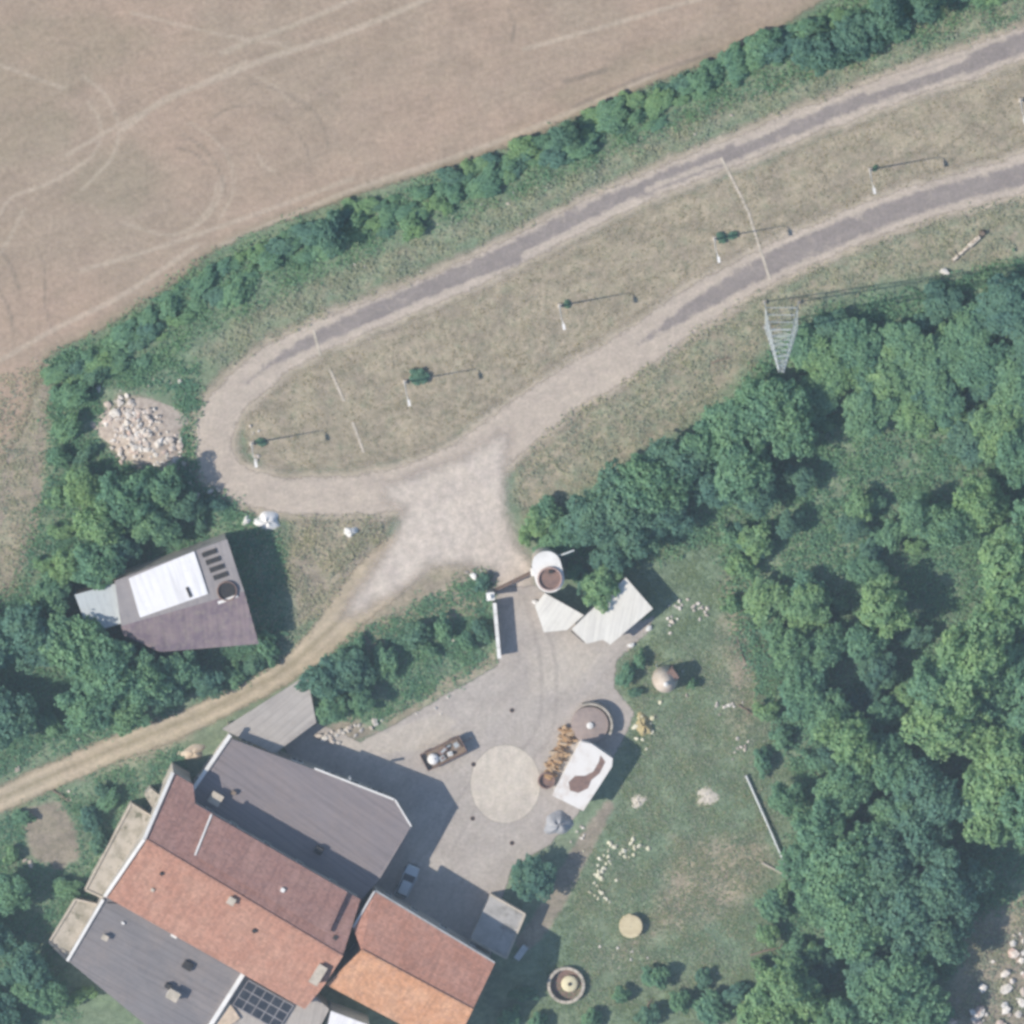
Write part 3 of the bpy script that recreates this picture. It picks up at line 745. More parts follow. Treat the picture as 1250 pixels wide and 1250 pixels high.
plant(TREE_P, 1, 652, 1072, 25, 'lone bushy green tree at the farmyard edge by the grey tarp heap', 'yard trees')
plant(TREE_P, 2, 734, 716, 27, 'bright green tree growing between the two white shelter roofs', 'shelter tree')
for (x, y, r, k, lb) in [(470, 806, 15, 0, 'a'), (508, 776, 17, 1, 'a'), (543, 768, 15, 0, 'a'), (588, 770, 12, 1, 'a'), (525, 795, 11, 0, 'a'), (588, 712, 10, 1, 'a'), (572, 785, 10, 0, 'a'), (440, 785, 11, 0, 'a'),
                      (655, 640, 16, 2, 'b'), (672, 662, 14, 0, 'b'), (640, 655, 9, 2, 'b'), (670, 625, 13, 0, 'b'), (700, 700, 12, 0, 'b'), (712, 712, 10, 1, 'b'),
                      (325, 792, 18, 0, 'c'), (310, 812, 12, 1, 'c'), (285, 825, 14, 0, 'c'), (55, 690, 12, 2, 'd'), (75, 650, 13, 2, 'd'), (70, 610, 12, 2, 'd'), (75, 560, 13, 0, 'd'), (85, 520, 14, 0, 'd'), (95, 480, 14, 0, 'd'), (115, 460, 12, 1, 'd'), (70, 480, 10, 0, 'd'), (105, 555, 11, 1, 'd'), (45, 740, 12, 0, 'd'), (245, 640, 10, 1, 'd'), (262, 615, 9, 1, 'd'),
                      (110, 1000, 14, 1, 'e'), (135, 975, 12, 0, 'e'), (120, 1030, 12, 1, 'e'), (85, 1085, 13, 0, 'e'), (60, 880, 12, 0, 'e'), (28, 1000, 12, 0, 'e'), (15, 1045, 12, 2, 'e'), (80, 1140, 10, 0, 'e'), (100, 1215, 12, 2, 'e'), (125, 965, 10, 1, 'e'),
                      (765, 822, 11, 0, 'f'), (782, 806, 10, 0, 'f'), (845, 835, 9, 0, 'f'), (775, 845, 8, 1, 'f'),
                      (905, 690, 20, 2, 'g'), (930, 730, 20, 2, 'g'), (925, 665, 18, 2, 'g'), (895, 655, 16, 0, 'g'), (950, 770, 16, 0, 'g'), (895, 740, 14, 2, 'g'), (935, 870, 14, 2, 'g'), (955, 900, 15, 0, 'g'), (930, 930, 13, 0, 'g'), (1000, 930, 16, 0, 'g'), (935, 1140, 14, 2, 'g'), (945, 1110, 14, 0, 'g'), (955, 1090, 12, 2, 'g'), (930, 1180, 14, 2, 'g'),
                      (760, 1215, 13, 0, 'h'), (800, 1195, 14, 0, 'h'), (830, 1225, 14, 0, 'h'), (870, 1235, 16, 0, 'h'), (720, 1245, 14, 0, 'h'), (860, 1195, 12, 1, 'h'), (790, 1240, 14, 1, 'h'), (900, 1215, 13, 1, 'h'), (640, 1215, 12, 1, 'h'), (625, 1245, 12, 0, 'h'), (655, 1250, 14, 0, 'h')]:
    where = {'a': 'in the overgrown strip west of the gate wall', 'b': 'on the wood edge north of the round tower', 'c': 'at the south-east corner of the white-patched barn', 'd': 'in the overgrown strip beside the field edge track', 'e': 'on the rough ground between the dirt track and the house', 'f': 'in the grass beside the pale hopper', 'g': 'on the edge of the meadow below the wood', 'h': 'near the round ring wall in the meadow'}[lb]
    nm = {0: 'mid green', 1: 'dark green', 2: 'pale green'}[k]
    plant(SHRUB_P, k, x, y, r * 1.1, '%s rounded shrub %s' % (nm, where), '%s shrubs %s' % (nm, where))
r_ = random.Random(5)
WOODP = Wp([(880, 640), (960, 560), (1000, 400), (1130, 360), (1280, 340), (1280, 1080), (1180, 1080), (1150, 1240), (950, 1240), (960, 1080), (985, 950), (930, 800)])
cnt = 0
while cnt < 70:
    x, y = r_.uniform(880, 1270), r_.uniform(360, 1240)
    q = G(x, y)
    if sd_poly(np.array([q.x]), np.array([q.y]), WOODP)[0] < 0.5: continue
    if any(math.hypot(x - a, y - b) < c for a, b, c in ((1000, 640, 45), (1165, 712, 42), (1095, 575, 45), (1195, 1075, 40))): continue
    k = r_.choices([0, 1, 2], [.45, .3, .25])[0]
    lb = '%s understorey shrub in the wood %s' % (['mid green', 'dark green', 'pale green'][k], near(LAND, x, y))
    plant(SHRUB_P, k, x, y, r_.uniform(11, 20), lb, lb + ' group')
    cnt += 1
# hedge along the field
HEDGE = [(75, 470), (110, 445), (150, 425), (200, 392), (250, 352), (300, 322), (350, 300), (400, 284), (450, 268), (500, 250), (550, 232), (600, 210), (650, 190), (700, 170), (750, 150), (800, 126), (850, 104), (900, 82), (950, 60), (1000, 42), (1060, 24), (1120, 0), (1180, -20), (1250, -40)]
hl = smooth_line(HEDGE, 5)
for i, (x, y) in enumerate(hl):
    tx, ty = hl[min(i + 1, len(hl) - 1)][0] - hl[max(i - 1, 0)][0], hl[min(i + 1, len(hl) - 1)][1] - hl[max(i - 1, 0)][1]
    L = math.hypot(tx, ty); nx, ny = -ty / L, tx / L
    for off in ((-9,) if i % 2 else (8,)) + (random.uniform(-18, 20),):
        if random.random() < 0.08: continue
        o_ = off + random.uniform(-7, 7)
        k = random.choices([0, 1, 2], [0.5, 0.25, 0.25])[0]
        xx, yy = x + nx * o_ + random.uniform(-6, 6), y + ny * o_
        plant(SHRUB_P, k, xx, yy, random.choice([7, 8, 9, 11, 13, 17]) * random.uniform(.85, 1.1), '%s shrub in the long field hedge %s' % ({0: 'mid green', 1: 'dark green', 2: 'light green'}[k], near(LANDH, x, y)), '%s hedge shrubs %s' % ({0: 'mid green', 1: 'dark green', 2: 'light green'}[k], near(LANDH, x, y)), random.uniform(.4, .85))
        ob_ = LAST[0]
        ob_.rotation_euler.z = math.atan2(-ty, tx) + random.uniform(-.5, .5)
        ob_.scale.x *= random.uniform(.9, 1.35)
for (x, y, r) in [(1045, 45, 26), (1085, 22, 26), (1010, 70, 22), (400, 288, 22), (985, 62, 18), (1130, 5, 24), (690, 165, 16)]:
    plant(TREE_P, 1, x, y, r, 'tall dark tree standing up out of the long field hedge', 'tall hedge trees')
# island bushes
for (x, y, r) in [(511, 459, 12), (692, 371, 5), (880, 290, 7), (894, 288, 6), (1068, 205, 4), (318, 540, 6)]:
    plant(SHRUB_P, 1, x, y, r, 'small dark bush on the dry grass island beside a concrete lamp post', 'island bushes', 0.5)
    LAST[0].scale.x = LAST[0].scale.y = r * S / 1.5

# ---- grasses and undergrowth: nobody could count them
def scatter(name, label, cat, pts, n, size, up, mat, per=3, spread=0.2, zmax=0.25, avoid=None, sdmin=0.0):
    P = Wp(pts)
    lo, hi = P.min(0), P.max(0)
    pt = rng.uniform(lo, hi, size=(n * 3, 2))
    s = sd_poly(pt[:, 0], pt[:, 1], P)
    ok = s > sdmin + rng.normal(size=len(pt)) * 0.5
    for f in (avoid or []): ok &= f(pt[:, 0], pt[:, 1]) < 0.1 + rng.normal(size=len(pt)) * 0.25
    # clumping
    cl = np.sin(pt[:, 0] * 0.9 + 1.3 * np.sin(pt[:, 1] * 0.7)) + np.sin(pt[:, 1] * 1.1 + 1.7 * np.sin(pt[:, 0] * 0.5))
    ok &= rng.random(len(pt)) < 0.62 + 0.25 * cl
    pt = pt[ok][:n]
    k = len(pt)
    b = np.repeat(np.concatenate([pt, np.zeros((k, 1))], 1), per, 0)
    j = rng.normal(size=b.shape) * spread; j[:, 2] = rng.random(len(b)) * zmax * 0.8 + size * 0.12
    Pp = b + j
    N = rng.normal(size=Pp.shape) * 0.6 + np.array([0, 0, up + 0.9])
    V, q, v = cards(Pp, N, size * rng.uniform(0.6, 1.4, len(Pp)), aspect=0.5)
    V[:, 2] = np.maximum(V[:, 2], 0.03)
    me = np_mesh(name, V, q, mat, {'v': v})
    o = link_mesh(name, me)
    tag(o, label, cat, kind='stuff')
    return o
roads = [road_sd, lineS(TRACK, TW), polyS(JUNC), polyS(YARD)]
scatter('verge_grass', 'pale tangled grass between the hedge and the upper road', 'grass', VERGE_N, 16000, 0.30, 0.8, m_straw, 3, 0.18, 0.3, roads)
scatter('island_grass', 'short dry grass on the island inside the road loop', 'grass', ISLAND, 9000, 0.20, 1.2, m_hay, 2, 0.12, 0.1, roads)
scatter('slope_grass', 'dry grass on the slope between the lower road and the wood', 'grass', SLOPE_E, 9000, 0.28, 0.9, m_straw, 3, 0.18, 0.22, roads)
MEADOW_BIG = [(700, 690), (870, 640), (980, 760), (960, 1060), (960, 1250), (640, 1260), (690, 1080), (760, 960), (770, 860), (750, 820), (800, 760)]
scatter('meadow_grass', 'green meadow grass between the farmyard and the wood', 'grass', MEADOW_BIG, 22000, 0.22, 1.3, m_grass, 2, 0.16, 0.10, roads + [lineS(PATH, 13)])
WOODF = [(650, 650), (760, 590), (880, 500), (940, 430), (1000, 380), (1130, 350), (1300, 300), (1300, 1080), (1180, 1120), (1140, 1290), (930, 1290), (960, 1080), (970, 950), (900, 780), (870, 660), (740, 700)]
scatter('wood_undergrowth', 'green undergrowth covering the floor of the eastern wood', 'undergrowth', WOODF, 30000, 0.40, 0.9, m_leaf[0], 3, 0.3, 0.5)
WESTF = [(60, 440), (120, 415), (240, 450), (250, 590), (350, 660), (350, 780), (300, 835), (180, 880), (-40, 960), (-60, 740), (20, 720), (60, 560)]
scatter('thicket_undergrowth', 'green undergrowth around the barn and rubble heap', 'undergrowth', WESTF, 15000, 0.34, 0.9, m_leaf[0], 3, 0.25, 0.4, roads + [polyS([(125, 470), (215, 480), (225, 560), (170, 575), (118, 545)])])
scatter('strip_undergrowth', 'green weeds in the strip between the dirt track and the yard', 'undergrowth', [(385, 800), (500, 740), (600, 690), (606, 800), (470, 880), (400, 880)], 3500, 0.30, 0.9, m_leaf[0], 3, 0.2, 0.3, roads)
scatter('rough_undergrowth', 'weeds on the rough ground west of the house', 'undergrowth', [(-40, 1020), (60, 970), (220, 905), (230, 930), (120, 1090), (60, 1160), (100, 1240), (-40, 1290)], 6000, 0.30, 0.9, m_leaf[0], 3, 0.2, 0.3, roads + [polyS([(30, 985), (75, 975), (95, 1010), (100, 1050), (70, 1065), (40, 1050), (28, 1020)])])
scatter('hedge_undergrowth', 'low weeds under the long field hedge', 'undergrowth', [(60, 440), (120, 408), (260, 312), (370, 268), (490, 228), (620, 188), (760, 124), (930, 54), (1020, 0), (1250, -60), (1250, 20), (1100, 60), (880, 130), (700, 210), (500, 285), (330, 365), (200, 440), (80, 500)], 34000, 0.30, 0.7, m_leaf[0], 3, 0.28, 0.7)

scatter('barn_side_weeds', 'rough grey-brown weeds between the barn and the dirt track', 'weeds', [(300, 640), (470, 625), (480, 655), (400, 745), (345, 800), (320, 780), (300, 700)], 1500, 0.26, 1.2, m_straw, 3, 0.2, 0.35, roads)
scatter('track_edge_weeds', 'grey-green weeds along the field edge track', 'weeds', [(-20, 470), (60, 436), (70, 540), (55, 680), (20, 740), (-40, 800)], 1200, 0.26, 1.2, m_straw, 3, 0.2, 0.3)
scatter('meadow_straw', 'yellowing dry grass patches in the meadow', 'grass', [(760, 800), (940, 760), (960, 1060), (900, 1200), (700, 1240), (700, 1090), (790, 900)], 7000, 0.24, 1.2, m_straw, 2, 0.16, 0.14, roads + [lineS(PATH, 13)])
scatter('bank_grass', 'thin dry grass on the bare stony bank south-east of the wood', 'grass', [(1185, 1130), (1290, 1080), (1290, 1290), (1160, 1290)], 1800, 0.30, 0.9, m_straw, 3, 0.2, 0.25)
# ================================================================== BUILDINGS
def center_px(pts, z=0):
    P = [G(p[0], p[1], p[2] if len(p) > 2 else z) for p in pts]
    c = sum(P, Vector()) / len(P); c.z = 0
    return c

def roof(name, pts, mat, root, thick=0.14, udir=None, lift=0.0):
    """pts: (px,py,z) of the slope's outline"""
    P = [G(*p) + Vector((0, 0, lift)) for p in pts]
    nrm = Vector((0, 0, 0))
    for i in range(len(P)):
        a, b = P[i], P[(i + 1) % len(P)]
        nrm += a.cross(b)
    if nrm.z < 0: P = P[::-1]; nrm = -nrm
    nrm.normalize()
    if udir is None:
        e1 = Vector((0, 0, 1)).cross(nrm)
        e1 = (P[1] - P[0]) if e1.length < 0.02 else e1
    else: e1 = udir
    e1 = (e1 - nrm * e1.dot(nrm)).normalized(); e2 = nrm.cross(e1)
    n = len(P)
    Bt = [p - Vector((0, 0, thick)) for p in P]
    uv = [(p.dot(e1), p.dot(e2)) for p in P + Bt]
    mb = MB().add(P + Bt, [tuple(range(n)), tuple(range(n, 2 * n))[::-1]] + [(i, n + i, n + (i + 1) % n, (i + 1) % n) for i in range(n)], uv)
    return mb.build(name, mat, root)

def walls(name, pts, mat, root, inset=0.3, drop=0.1, z0=0.0):
    """pts: perimeter (px,py,z); returns list of wall ends (A,B) in world, outward to the right of travel"""
    P = [G(*p) for p in pts]
    c = sum(P, Vector()) / len(P)
    a = sum(P[i].x * P[(i + 1) % len(P)].y - P[(i + 1) % len(P)].x * P[i].y for i in range(len(P)))
    if a < 0: P = P[::-1]
    Qp = []
    n = len(P)
    for i in range(n):
        p0, p1, p2 = P[i - 1], P[i], P[(i + 1) % n]
        d1 = (p1 - p0); d2 = (p2 - p1); d1.z = d2.z = 0
        d1.normalize(); d2.normalize()
        n1 = Vector((-d1.y, d1.x, 0)); n2 = Vector((-d2.y, d2.x, 0))
        k = 1 + n1.dot(n2)
        off = (n1 + n2) / max(k, 0.3) * inset
        Qp.append(Vector((p1.x + off.x, p1.y + off.y, p1.z - drop)))
    mb = MB()
    vs_ = [(q.x, q.y, z0) for q in Qp] + [tuple(q) for q in Qp]
    mb.add(vs_, [(i, (i + 1) % n, n + (i + 1) % n, n + i) for i in range(n)])
    mb.build(name, mat, root)
    return [(Qp[i], Qp[(i + 1) % n]) for i in range(n)]

def opening(root, seg, t, z, wd, ht, kind='window'):
    """window or door standing proud of a wall segment"""
    A, B = Vector((seg[0].x, seg[0].y, 0)), Vector((seg[1].x, seg[1].y, 0))
    d = (B - A).normalized(); nrm = Vector((d.y, -d.x, 0))
    rz = math.atan2(d.y, d.x)
    p = A + (B - A) * t + nrm * 0.03
    if kind == 'window':
        fr = MB().box((p.x, p.y, z + ht / 2), (wd, 0.10, ht), rz).build('window', m_white, root)
        for s_ in (-1, 1):
            q = p + nrm * 0.045 + d * (s_ * wd * 0.235)
            MB().box((q.x, q.y, z + ht / 2), (wd * 0.40, 0.04, ht * 0.84), rz).build('pane', m_glass, fr)
        q = p + nrm * 0.08
        MB().box((q.x, q.y, z - 0.06), (wd + 0.2, 0.22, 0.08), rz).build('sill', m_wall, fr)
    else:
        fr = MB().box((p.x, p.y, z + ht / 2), (wd, 0.10, ht), rz).build('door', m_wood, root)
        q = p + nrm * 0.07 + d * (wd * 0.38)
        MB().box((q.x, q.y, z + ht * 0.48), (0.12, 0.08, 0.04), rz).build('handle', m_steel, fr)

def chimney(root, px, py, z, w_, d_, h, rz=-0.53, mat=None, cap=True, name='chimney'):
    p = G(px, py, z)
    o = MB().box((p.x, p.y, z - 0.2 + h / 2), (w_, d_, h + 0.6), rz).build(name, mat or m_brickw, root)
    if cap:
        MB().box((p.x, p.y, z + h + 0.16), (w_ + 0.2, d_ + 0.2, 0.10), rz).build('cap', m_conc, o)
    return o

def coping(root, a, b, wd, ht, mat, name='coping'):
    A, B = G(*a), G(*b)
    d = B - A
    L = d.length
    mid = (A + B) / 2
    tl = Matrix.Rotation(-math.atan2(d.z, math.hypot(d.x, d.y)), 3, 'Y')
    return MB().box((mid.x, mid.y, mid.z), (L, wd, ht), math.atan2(d.y, d.x), tl).build(name, mat, root)

# ---- A: big grey-brown shed
ZA = 5.2; ZA2 = 5.5
A_pts = [(280, 901, ZA), (385, 940, ZA), (482, 978, ZA), (501, 1010, ZA), (463, 1074, ZA2), (440, 1100, ZA2), (225, 976, ZA2)]
rA = thing('barn', 'large barn with a grey-brown sheet roof and chopped corner beside the red house', 'barn', center_px(A_pts))
roof('roof', A_pts, m_sheetg, rA, udir=G(225, 976, 5) - G(280, 901, 5))
sg = walls('wall', A_pts, m_wall, rA)
for s_ in sg:
    L = (s_[1] - s_[0]).length
    d = s_[1] - s_[0]; nrm = Vector((d.y, -d.x, 0))
    if nrm.y > 0 and L > 6:
        for t in (0.2, 0.5, 0.8): opening(rA, s_, t, 1.4, 1.6, 1.4)
    elif nrm.x > 0 and L > 5:
        opening(rA, s_, 0.4, 0.0, 2.6, 2.8, 'door')
coping(rA, (281, 897, ZA + .12), (231, 970, ZA2 + .12), 0.45, 0.35, m_white)
coping(rA, (384, 938, ZA + .02), (481, 976, ZA + .02), 0.22, 0.16, m_white, 'gutter')
coping(rA, (482, 976, ZA + .02), (502, 1009, ZA + .02), 0.2, 0.14, m_white, 'gutter')
chimney(rA, 263, 973, 5.4, 1.3, 1.3, 1.0, mat=m_conc)
chimney(rA, 427, 949, 5.2, 0.25, 0.25, 0.7, mat=m_steel, cap=False, name='vent_pipe')
chimney(rA, 389, 1037, 5.4, 0.9, 0.9, 0.7, mat=m_dark, cap=False, name='roof_vent_or_shadow')  # dark box standing in for the cast shadow of a farmhouse chimney
chimney(rA, 285, 967, 5.35, 0.5, 0.5, 0.5, mat=m_wood, cap=False, name='roof_vent_or_shadow')

# ---- B: pale carport roof
B_pts = [(375, 824, 3.2), (386, 882, 3.2), (335, 920, 3.4), (271, 890, 3.4)]
rB = thing('carport', 'pale grey open carport roof between the dirt track and the large barn', 'carport', center_px(B_pts))
roof('roof', B_pts, m_sheetl, rB, 0.18)
for p in B_pts:
    c = sum((G(*q) for q in B_pts), Vector()) / 4
    q = G(*p); q = q + (c - q) * 0.12
    MB().box((q.x, q.y, 1.6), (0.2, 0.2, 3.1)).build('post', m_conc, rB)

# ---- C: red tiled house
ZE, ZR = 7.6, 9.8
r1, r2 = (176, 1024, ZR), (418, 1168, ZR)
e1, e2 = (226, 974, 8.5), (440, 1098, 8.5)
s1, s2 = (128, 1094, 7.9), (372, 1232, 7.9)
C_all = [e1, e2, r2, s2, s1, r1]
rC = thing('farmhouse', 'long red-tiled farmhouse with a raised roof section on its shaded slope', 'house', center_px(C_all))
def on_plane(a, b, c, x, y):
    """height of the plane through three (px,py,z) points at another pixel"""
    M = np.array([[q[0], q[1], 1.0] for q in (a, b, c)])
    k = np.linalg.solve(M, np.array([q[2] for q in (a, b, c)]))
    return float(k[0] * x + k[1] * y + k[2])
zt = lambda x, y: (x, y, on_plane(r1, r2, e2, x, y))
tl1, tl2, e1 = zt(211, 943), zt(236, 958), zt(238, 981)
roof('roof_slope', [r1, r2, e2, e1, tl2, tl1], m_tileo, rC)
C_all = [tl1, tl2, e1, e2, r2, s2, s1, r1]
roof('roof_slope', [r1, r2, (398, 1200, 8.9), s2, s1], m_tile, rC)
d1, d2, d3, d4 = (258, 994, 9.3), (424, 1089, 9.3), (401, 1140, 10.15), (238, 1044, 10.15)
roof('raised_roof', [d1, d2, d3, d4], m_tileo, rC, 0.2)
walls('raised_wall', [d1, d2, d3, d4], m_wall, rC, 0.15, 0.1, 7.4)
sg = walls('wall', C_all, m_wall, rC, 0.25, 0.15)
coping(rC, (211, 943, tl1[2] + .15), (176, 1024, ZR + .15), 0.4, 0.3, m_white)
coping(rC, (176, 1024, ZR + .15), (128, 1094, 8.05), 0.4, 0.3, m_white)
coping(rC, (258, 994, 9.38), (238, 1044, 10.23), 0.22, 0.15, m_white, 'verge_trim')
coping(rC, (176, 1024, ZR + .06), (418, 1168, ZR + .06), 0.3, 0.14, m_tile, 'ridge_cap')
chimney(rC, 282, 1098, 9.2, 0.75, 0.75, 0.9, mat=m_conc)
chimney(rC, 197, 1066, 9.1, 0.4, 0.4, 0.3, mat=m_dark, cap=False, name='roof_vent_or_shadow')
chimney(rC, 310, 1136, 9.1, 0.45, 0.45, 0.3, mat=m_dark, cap=False, name='roof_vent_or_shadow')
chimney(rC, 345, 1086, 9.8, 0.5, 0.5, 0.25, mat=m_white, cap=False, name='roof_vent_or_shadow')
chimney(rC, 409, 1144, 9.2, 0.5, 0.5, 0.35, mat=m_dark, cap=False, name='roof_vent_or_shadow')
chimney(rC, 186, 1086, 8.6, 0.4, 0.4, 0.25, mat=m_conc, cap=False, name='roof_vent_or_shadow')
chimney(rC, 388, 1188, 9.0, 1.0, 2.4, 0.9, mat=m_tileo)
for s_ in sg:
    d = s_[1] - s_[0]
    if d.length > 15:
        for t in (0.15, 0.35, 0.55, 0.75, 0.9): opening(rC, s_, t, 5.9, 0.9, 1.2)

# ---- D: slate-grey low roof house
ZD = 6.4
D_pts = [(128, 1094, ZD + .6), (143, 1076, ZD + .6), (306, 1172, ZD + .6), (252, 1256, ZD), (240, 1290, ZD), (215, 1282, ZD), (82, 1172, ZD)]
rD = thing('house', 'wide house with a low slate-grey sheet roof and small vents', 'house', center_px(D_pts))
roof('roof', D_pts, m_sheetd, rD, udir=G(82, 1172, 6) - G(128, 1094, 6))
walls('wall', D_pts, m_wall, rD, 0.25)
coping(rD, (126, 1098, ZD + .8), (82, 1173, ZD + .15), 0.35, 0.25, m_white)
coping(rD, (305, 1176, ZD + .8), (250, 1262, ZD + .15), 0.5, 0.45, m_white)
for (x, y, wd, h, mm) in [(128, 1143, 0.6, 0.7, m_conc), (211, 1213, 1.3, 1.0, m_white), (229, 1178, 1.2, 0.5, m_dark), (205, 1203, 0.7, 0.6, m_dark), (213, 1141, 0.8, 0.2, m_white), (212, 1122, 0.8, 0.2, m_conc), (150, 1126, 0.35, 0.4, m_white)]:
    chimney(rD, x, y, ZD + 0.25, wd, wd * 0.8, h, mat=mm, cap=(h > 0.65), name='chimney' if h > 0.65 else 'roof_vent_or_shadow')
coping(rD, (130, 1102, ZD + .75), (180, 1104, ZD + .72), 0.12, 0.1, m_dark, 'cable_tray')

# ---- E: weathered strips along the west wall
for nm, lb, pts, z in (('terrace', 'lichen-stained pale flat terrace along the west wall of the red house', [(160, 981), (187, 998), (126, 1096), (104, 1086)], 3.0),
                       ('terrace', 'narrow stained concrete terrace along the west wall of the slate-grey house', [(92, 1098), (118, 1104), (80, 1170), (60, 1150)], 2.4)):
    P3 = [(p[0], p[1], z) for p in pts]
    rt = thing(nm, lb, 'terrace', center_px(P3))
    roof('deck', P3, m_stain, rt, 0.25)
    walls('wall', P3, m_wall, rt, 0.12, 0.2)
    for i in range(4):
        if i != 1: coping(rt, (pts[i][0], pts[i][1], z + .08), (pts[(i + 1) % 4][0], pts[(i + 1) % 4][1], z + .08), 0.25, 0.2, m_conc, 'parapet')
P3 = [(176, 970, 2.6), (184, 962, 2.6), (196, 972, 2.6), (186, 986, 2.6)]
rt = thing('outhouse', 'tiny flat-topped concrete outhouse beside the red house corner', 'outhouse', center_px(P3))
roof('roof', P3, m_stain, rt, 0.2); walls('wall', P3, m_wall, rt, 0.1)

# ---- F: orange tiled house
f1, f2 = (457, 1088, 7.4), (604, 1176, 7.4)
g1, g2 = (441, 1160, 9.3), (577, 1233, 9.3)
h1, h2 = (398, 1202, 7.6), (552, 1284, 7.6)
F_all = [f1, f2, g2, h2, h1, g1, (431, 1130, 8.4)]
rF = thing('house', 'bright orange-tiled gabled house at the south-east end of the farmhouse', 'house', center_px(F_all))
m_tilef = mat_roof('red_clay_tiles', (0.50, 0.245, 0.17, 1), (0.53, 0.285, 0.21, 1), (0.45, 0.25, 0.195, 1))
roof('roof_slope', [f1, f2, g2, g1, (431, 1132, 8.4)], m_tilef, rF)
roof('roof_slope', [g1, g2, h2, h1], m_tilen, rF)
coping(rF, (441, 1160, 9.36), (577, 1233, 9.36), 0.3, 0.14, m_tilen, 'ridge_cap')
coping(rF, (457, 1088, 7.5), (431, 1132, 8.5), 0.2, 0.16, m_white, 'verge_trim')
coping(rF, (458, 1087, 7.35), (604, 1175, 7.35), 0.18, 0.12, m_steel, 'gutter')
sg = walls('wall', F_all, m_wall, rF, 0.35, 0.15)
for s_ in sg:
    d = s_[1] - s_[0]; nrm = Vector((d.y, -d.x, 0))
    if d.length > 12 and nrm.y > 0:
        for t in (0.15, 0.4, 0.65, 0.88):
            opening(rF, s_, t, 4.6, 1.0, 1.3); opening(rF, s_, t, 1.2, 1.0, 1.3)

# ---- G: flat terrace with a pergola, and neighbours at the south edge
P3 = [(306, 1176, 6.0), (372, 1206, 6.0), (402, 1232, 6.0), (372, 1290, 6.0), (244, 1270, 6.0)]
rG = thing('annex', 'pale flat-roofed annex carrying a dark roof light between grey and orange roofs', 'annex', center_px(P3))
roof('roof', P3, m_sheetl, rG, 0.2); walls('wall', P3, m_wall, rG, 0.1)
coping(rG, (262, 1226, 6.3), (280, 1252, 6.3), 3.2, 0.12, mat_plain('peach_render', (0.62, 0.50, 0.38, 1)), 'parapet_deck')
rP = thing('roof_light', 'dark glazed roof light with pale bars on the flat-roofed annex', 'roof light', G(322, 1228, 6.0))
p0, p1, p3 = G(303, 1196, 6.0), G(358, 1227, 6.0), G(284, 1226, 6.0)
up = lambda z: Vector((0, 0, z))
for i in range(5):
    for j in range(3):
        c_ = [p0 + (p1 - p0) * ((i + u) / 5) + (p3 - p0) * ((j + v) / 3) for u, v in ((.06, .06), (.94, .06), (.94, .94), (.06, .94))]
        MB().prism([(q.x, q.y) for q in c_], 6.05, 6.32).build('pane', m_glass, rP)
for i in range(4):
    a = p0 + (p3 - p0) * (i / 3); b = a + (p1 - p0)
    MB().tube([a + up(.3), b + up(.3)], 0.10, 4).build('bar', m_mullion, rP)
for i in range(6):
    a = p0 + (p1 - p0) * (i / 5); b = a + (p3 - p0)
    MB().tube([a + up(.32), b + up(.32)], 0.08, 4).build('bar', m_mullion, rP)
P3 = [(404, 1234, 6.3), (452, 1252, 6.3), (440, 1290, 6.3), (396, 1270, 6.3)]
rW = thing('water_tank', 'bright white box tank behind the orange house ridge', 'tank', center_px(P3))
roof('lid', P3, m_whsheet, rW, 0.2); walls('side', P3, m_white, rW, 0.08)
p = G(372, 1218, 6.0)
rV = thing('roof_tank', 'small pale cistern on the flat roof beside the dark roof light', 'tank', p)
MB().lathe([(0.55, 0), (0.6, 0.1), (0.6, 1.0), (0.25, 1.2)], p, 14).build('drum', m_white, rV)
MB().lathe([(0.25, 1.2), (0.25, 1.3)], p, 10).build('cap', m_steel, rV)

# ---- annex at the east end of the orange house
P3 = [(599, 1092, 2.5), (641, 1116, 2.5), (618, 1170, 2.5), (574, 1146, 2.5)]
rX = thing('lean_to', 'low concrete-roofed lean-to at the east end of the orange house', 'shed', center_px(P3))
roof('roof', P3, mat_plain('grey_cement_roof', (0.40, 0.385, 0.365, 1), (0.32, 0.31, 0.295, 1), 0.8, 0.9, stain=(0.24, 0.23, 0.21, 1)), rX, 0.2); sg = walls('wall', P3, m_wall, rX, 0.15)
opening(rX, sg[1], 0.5, 0, 1.0, 2.0, 'door')
for i in range(3): coping(rX, (P3[i][0], P3[i][1], 2.58), (P3[(i + 1) % 4][0], P3[(i + 1) % 4][1], 2.58), 0.22, 0.16, m_conc, 'parapet')
def sheet_thing(name, label, cat, px, py, z, lx, ly, h, rz, mat):
    p = G(px, py, z)
    t = thing(name, label, cat, (p.x, p.y, z))
    MB().box((p.x, p.y, z + h), (lx, ly, 0.06), rz).build('sheet', mat, t)
    for u in (-0.4, 0.4): 
        dx, dy = math.cos(rz) * lx * u, math.sin(rz) * lx * u
        MB().box((p.x + dx, p.y + dy, z + h / 2 - 0.02), (0.12, ly * 0.8, h - 0.03), rz).build('batten', m_wood, t)
    return t
sheet_thing('roofing_sheet', 'grey-blue metal sheet propped behind the low lean-to', 'metal sheet', 636, 1162, 0, 2.0, 0.8, 0.5, 0.95, m_steel)

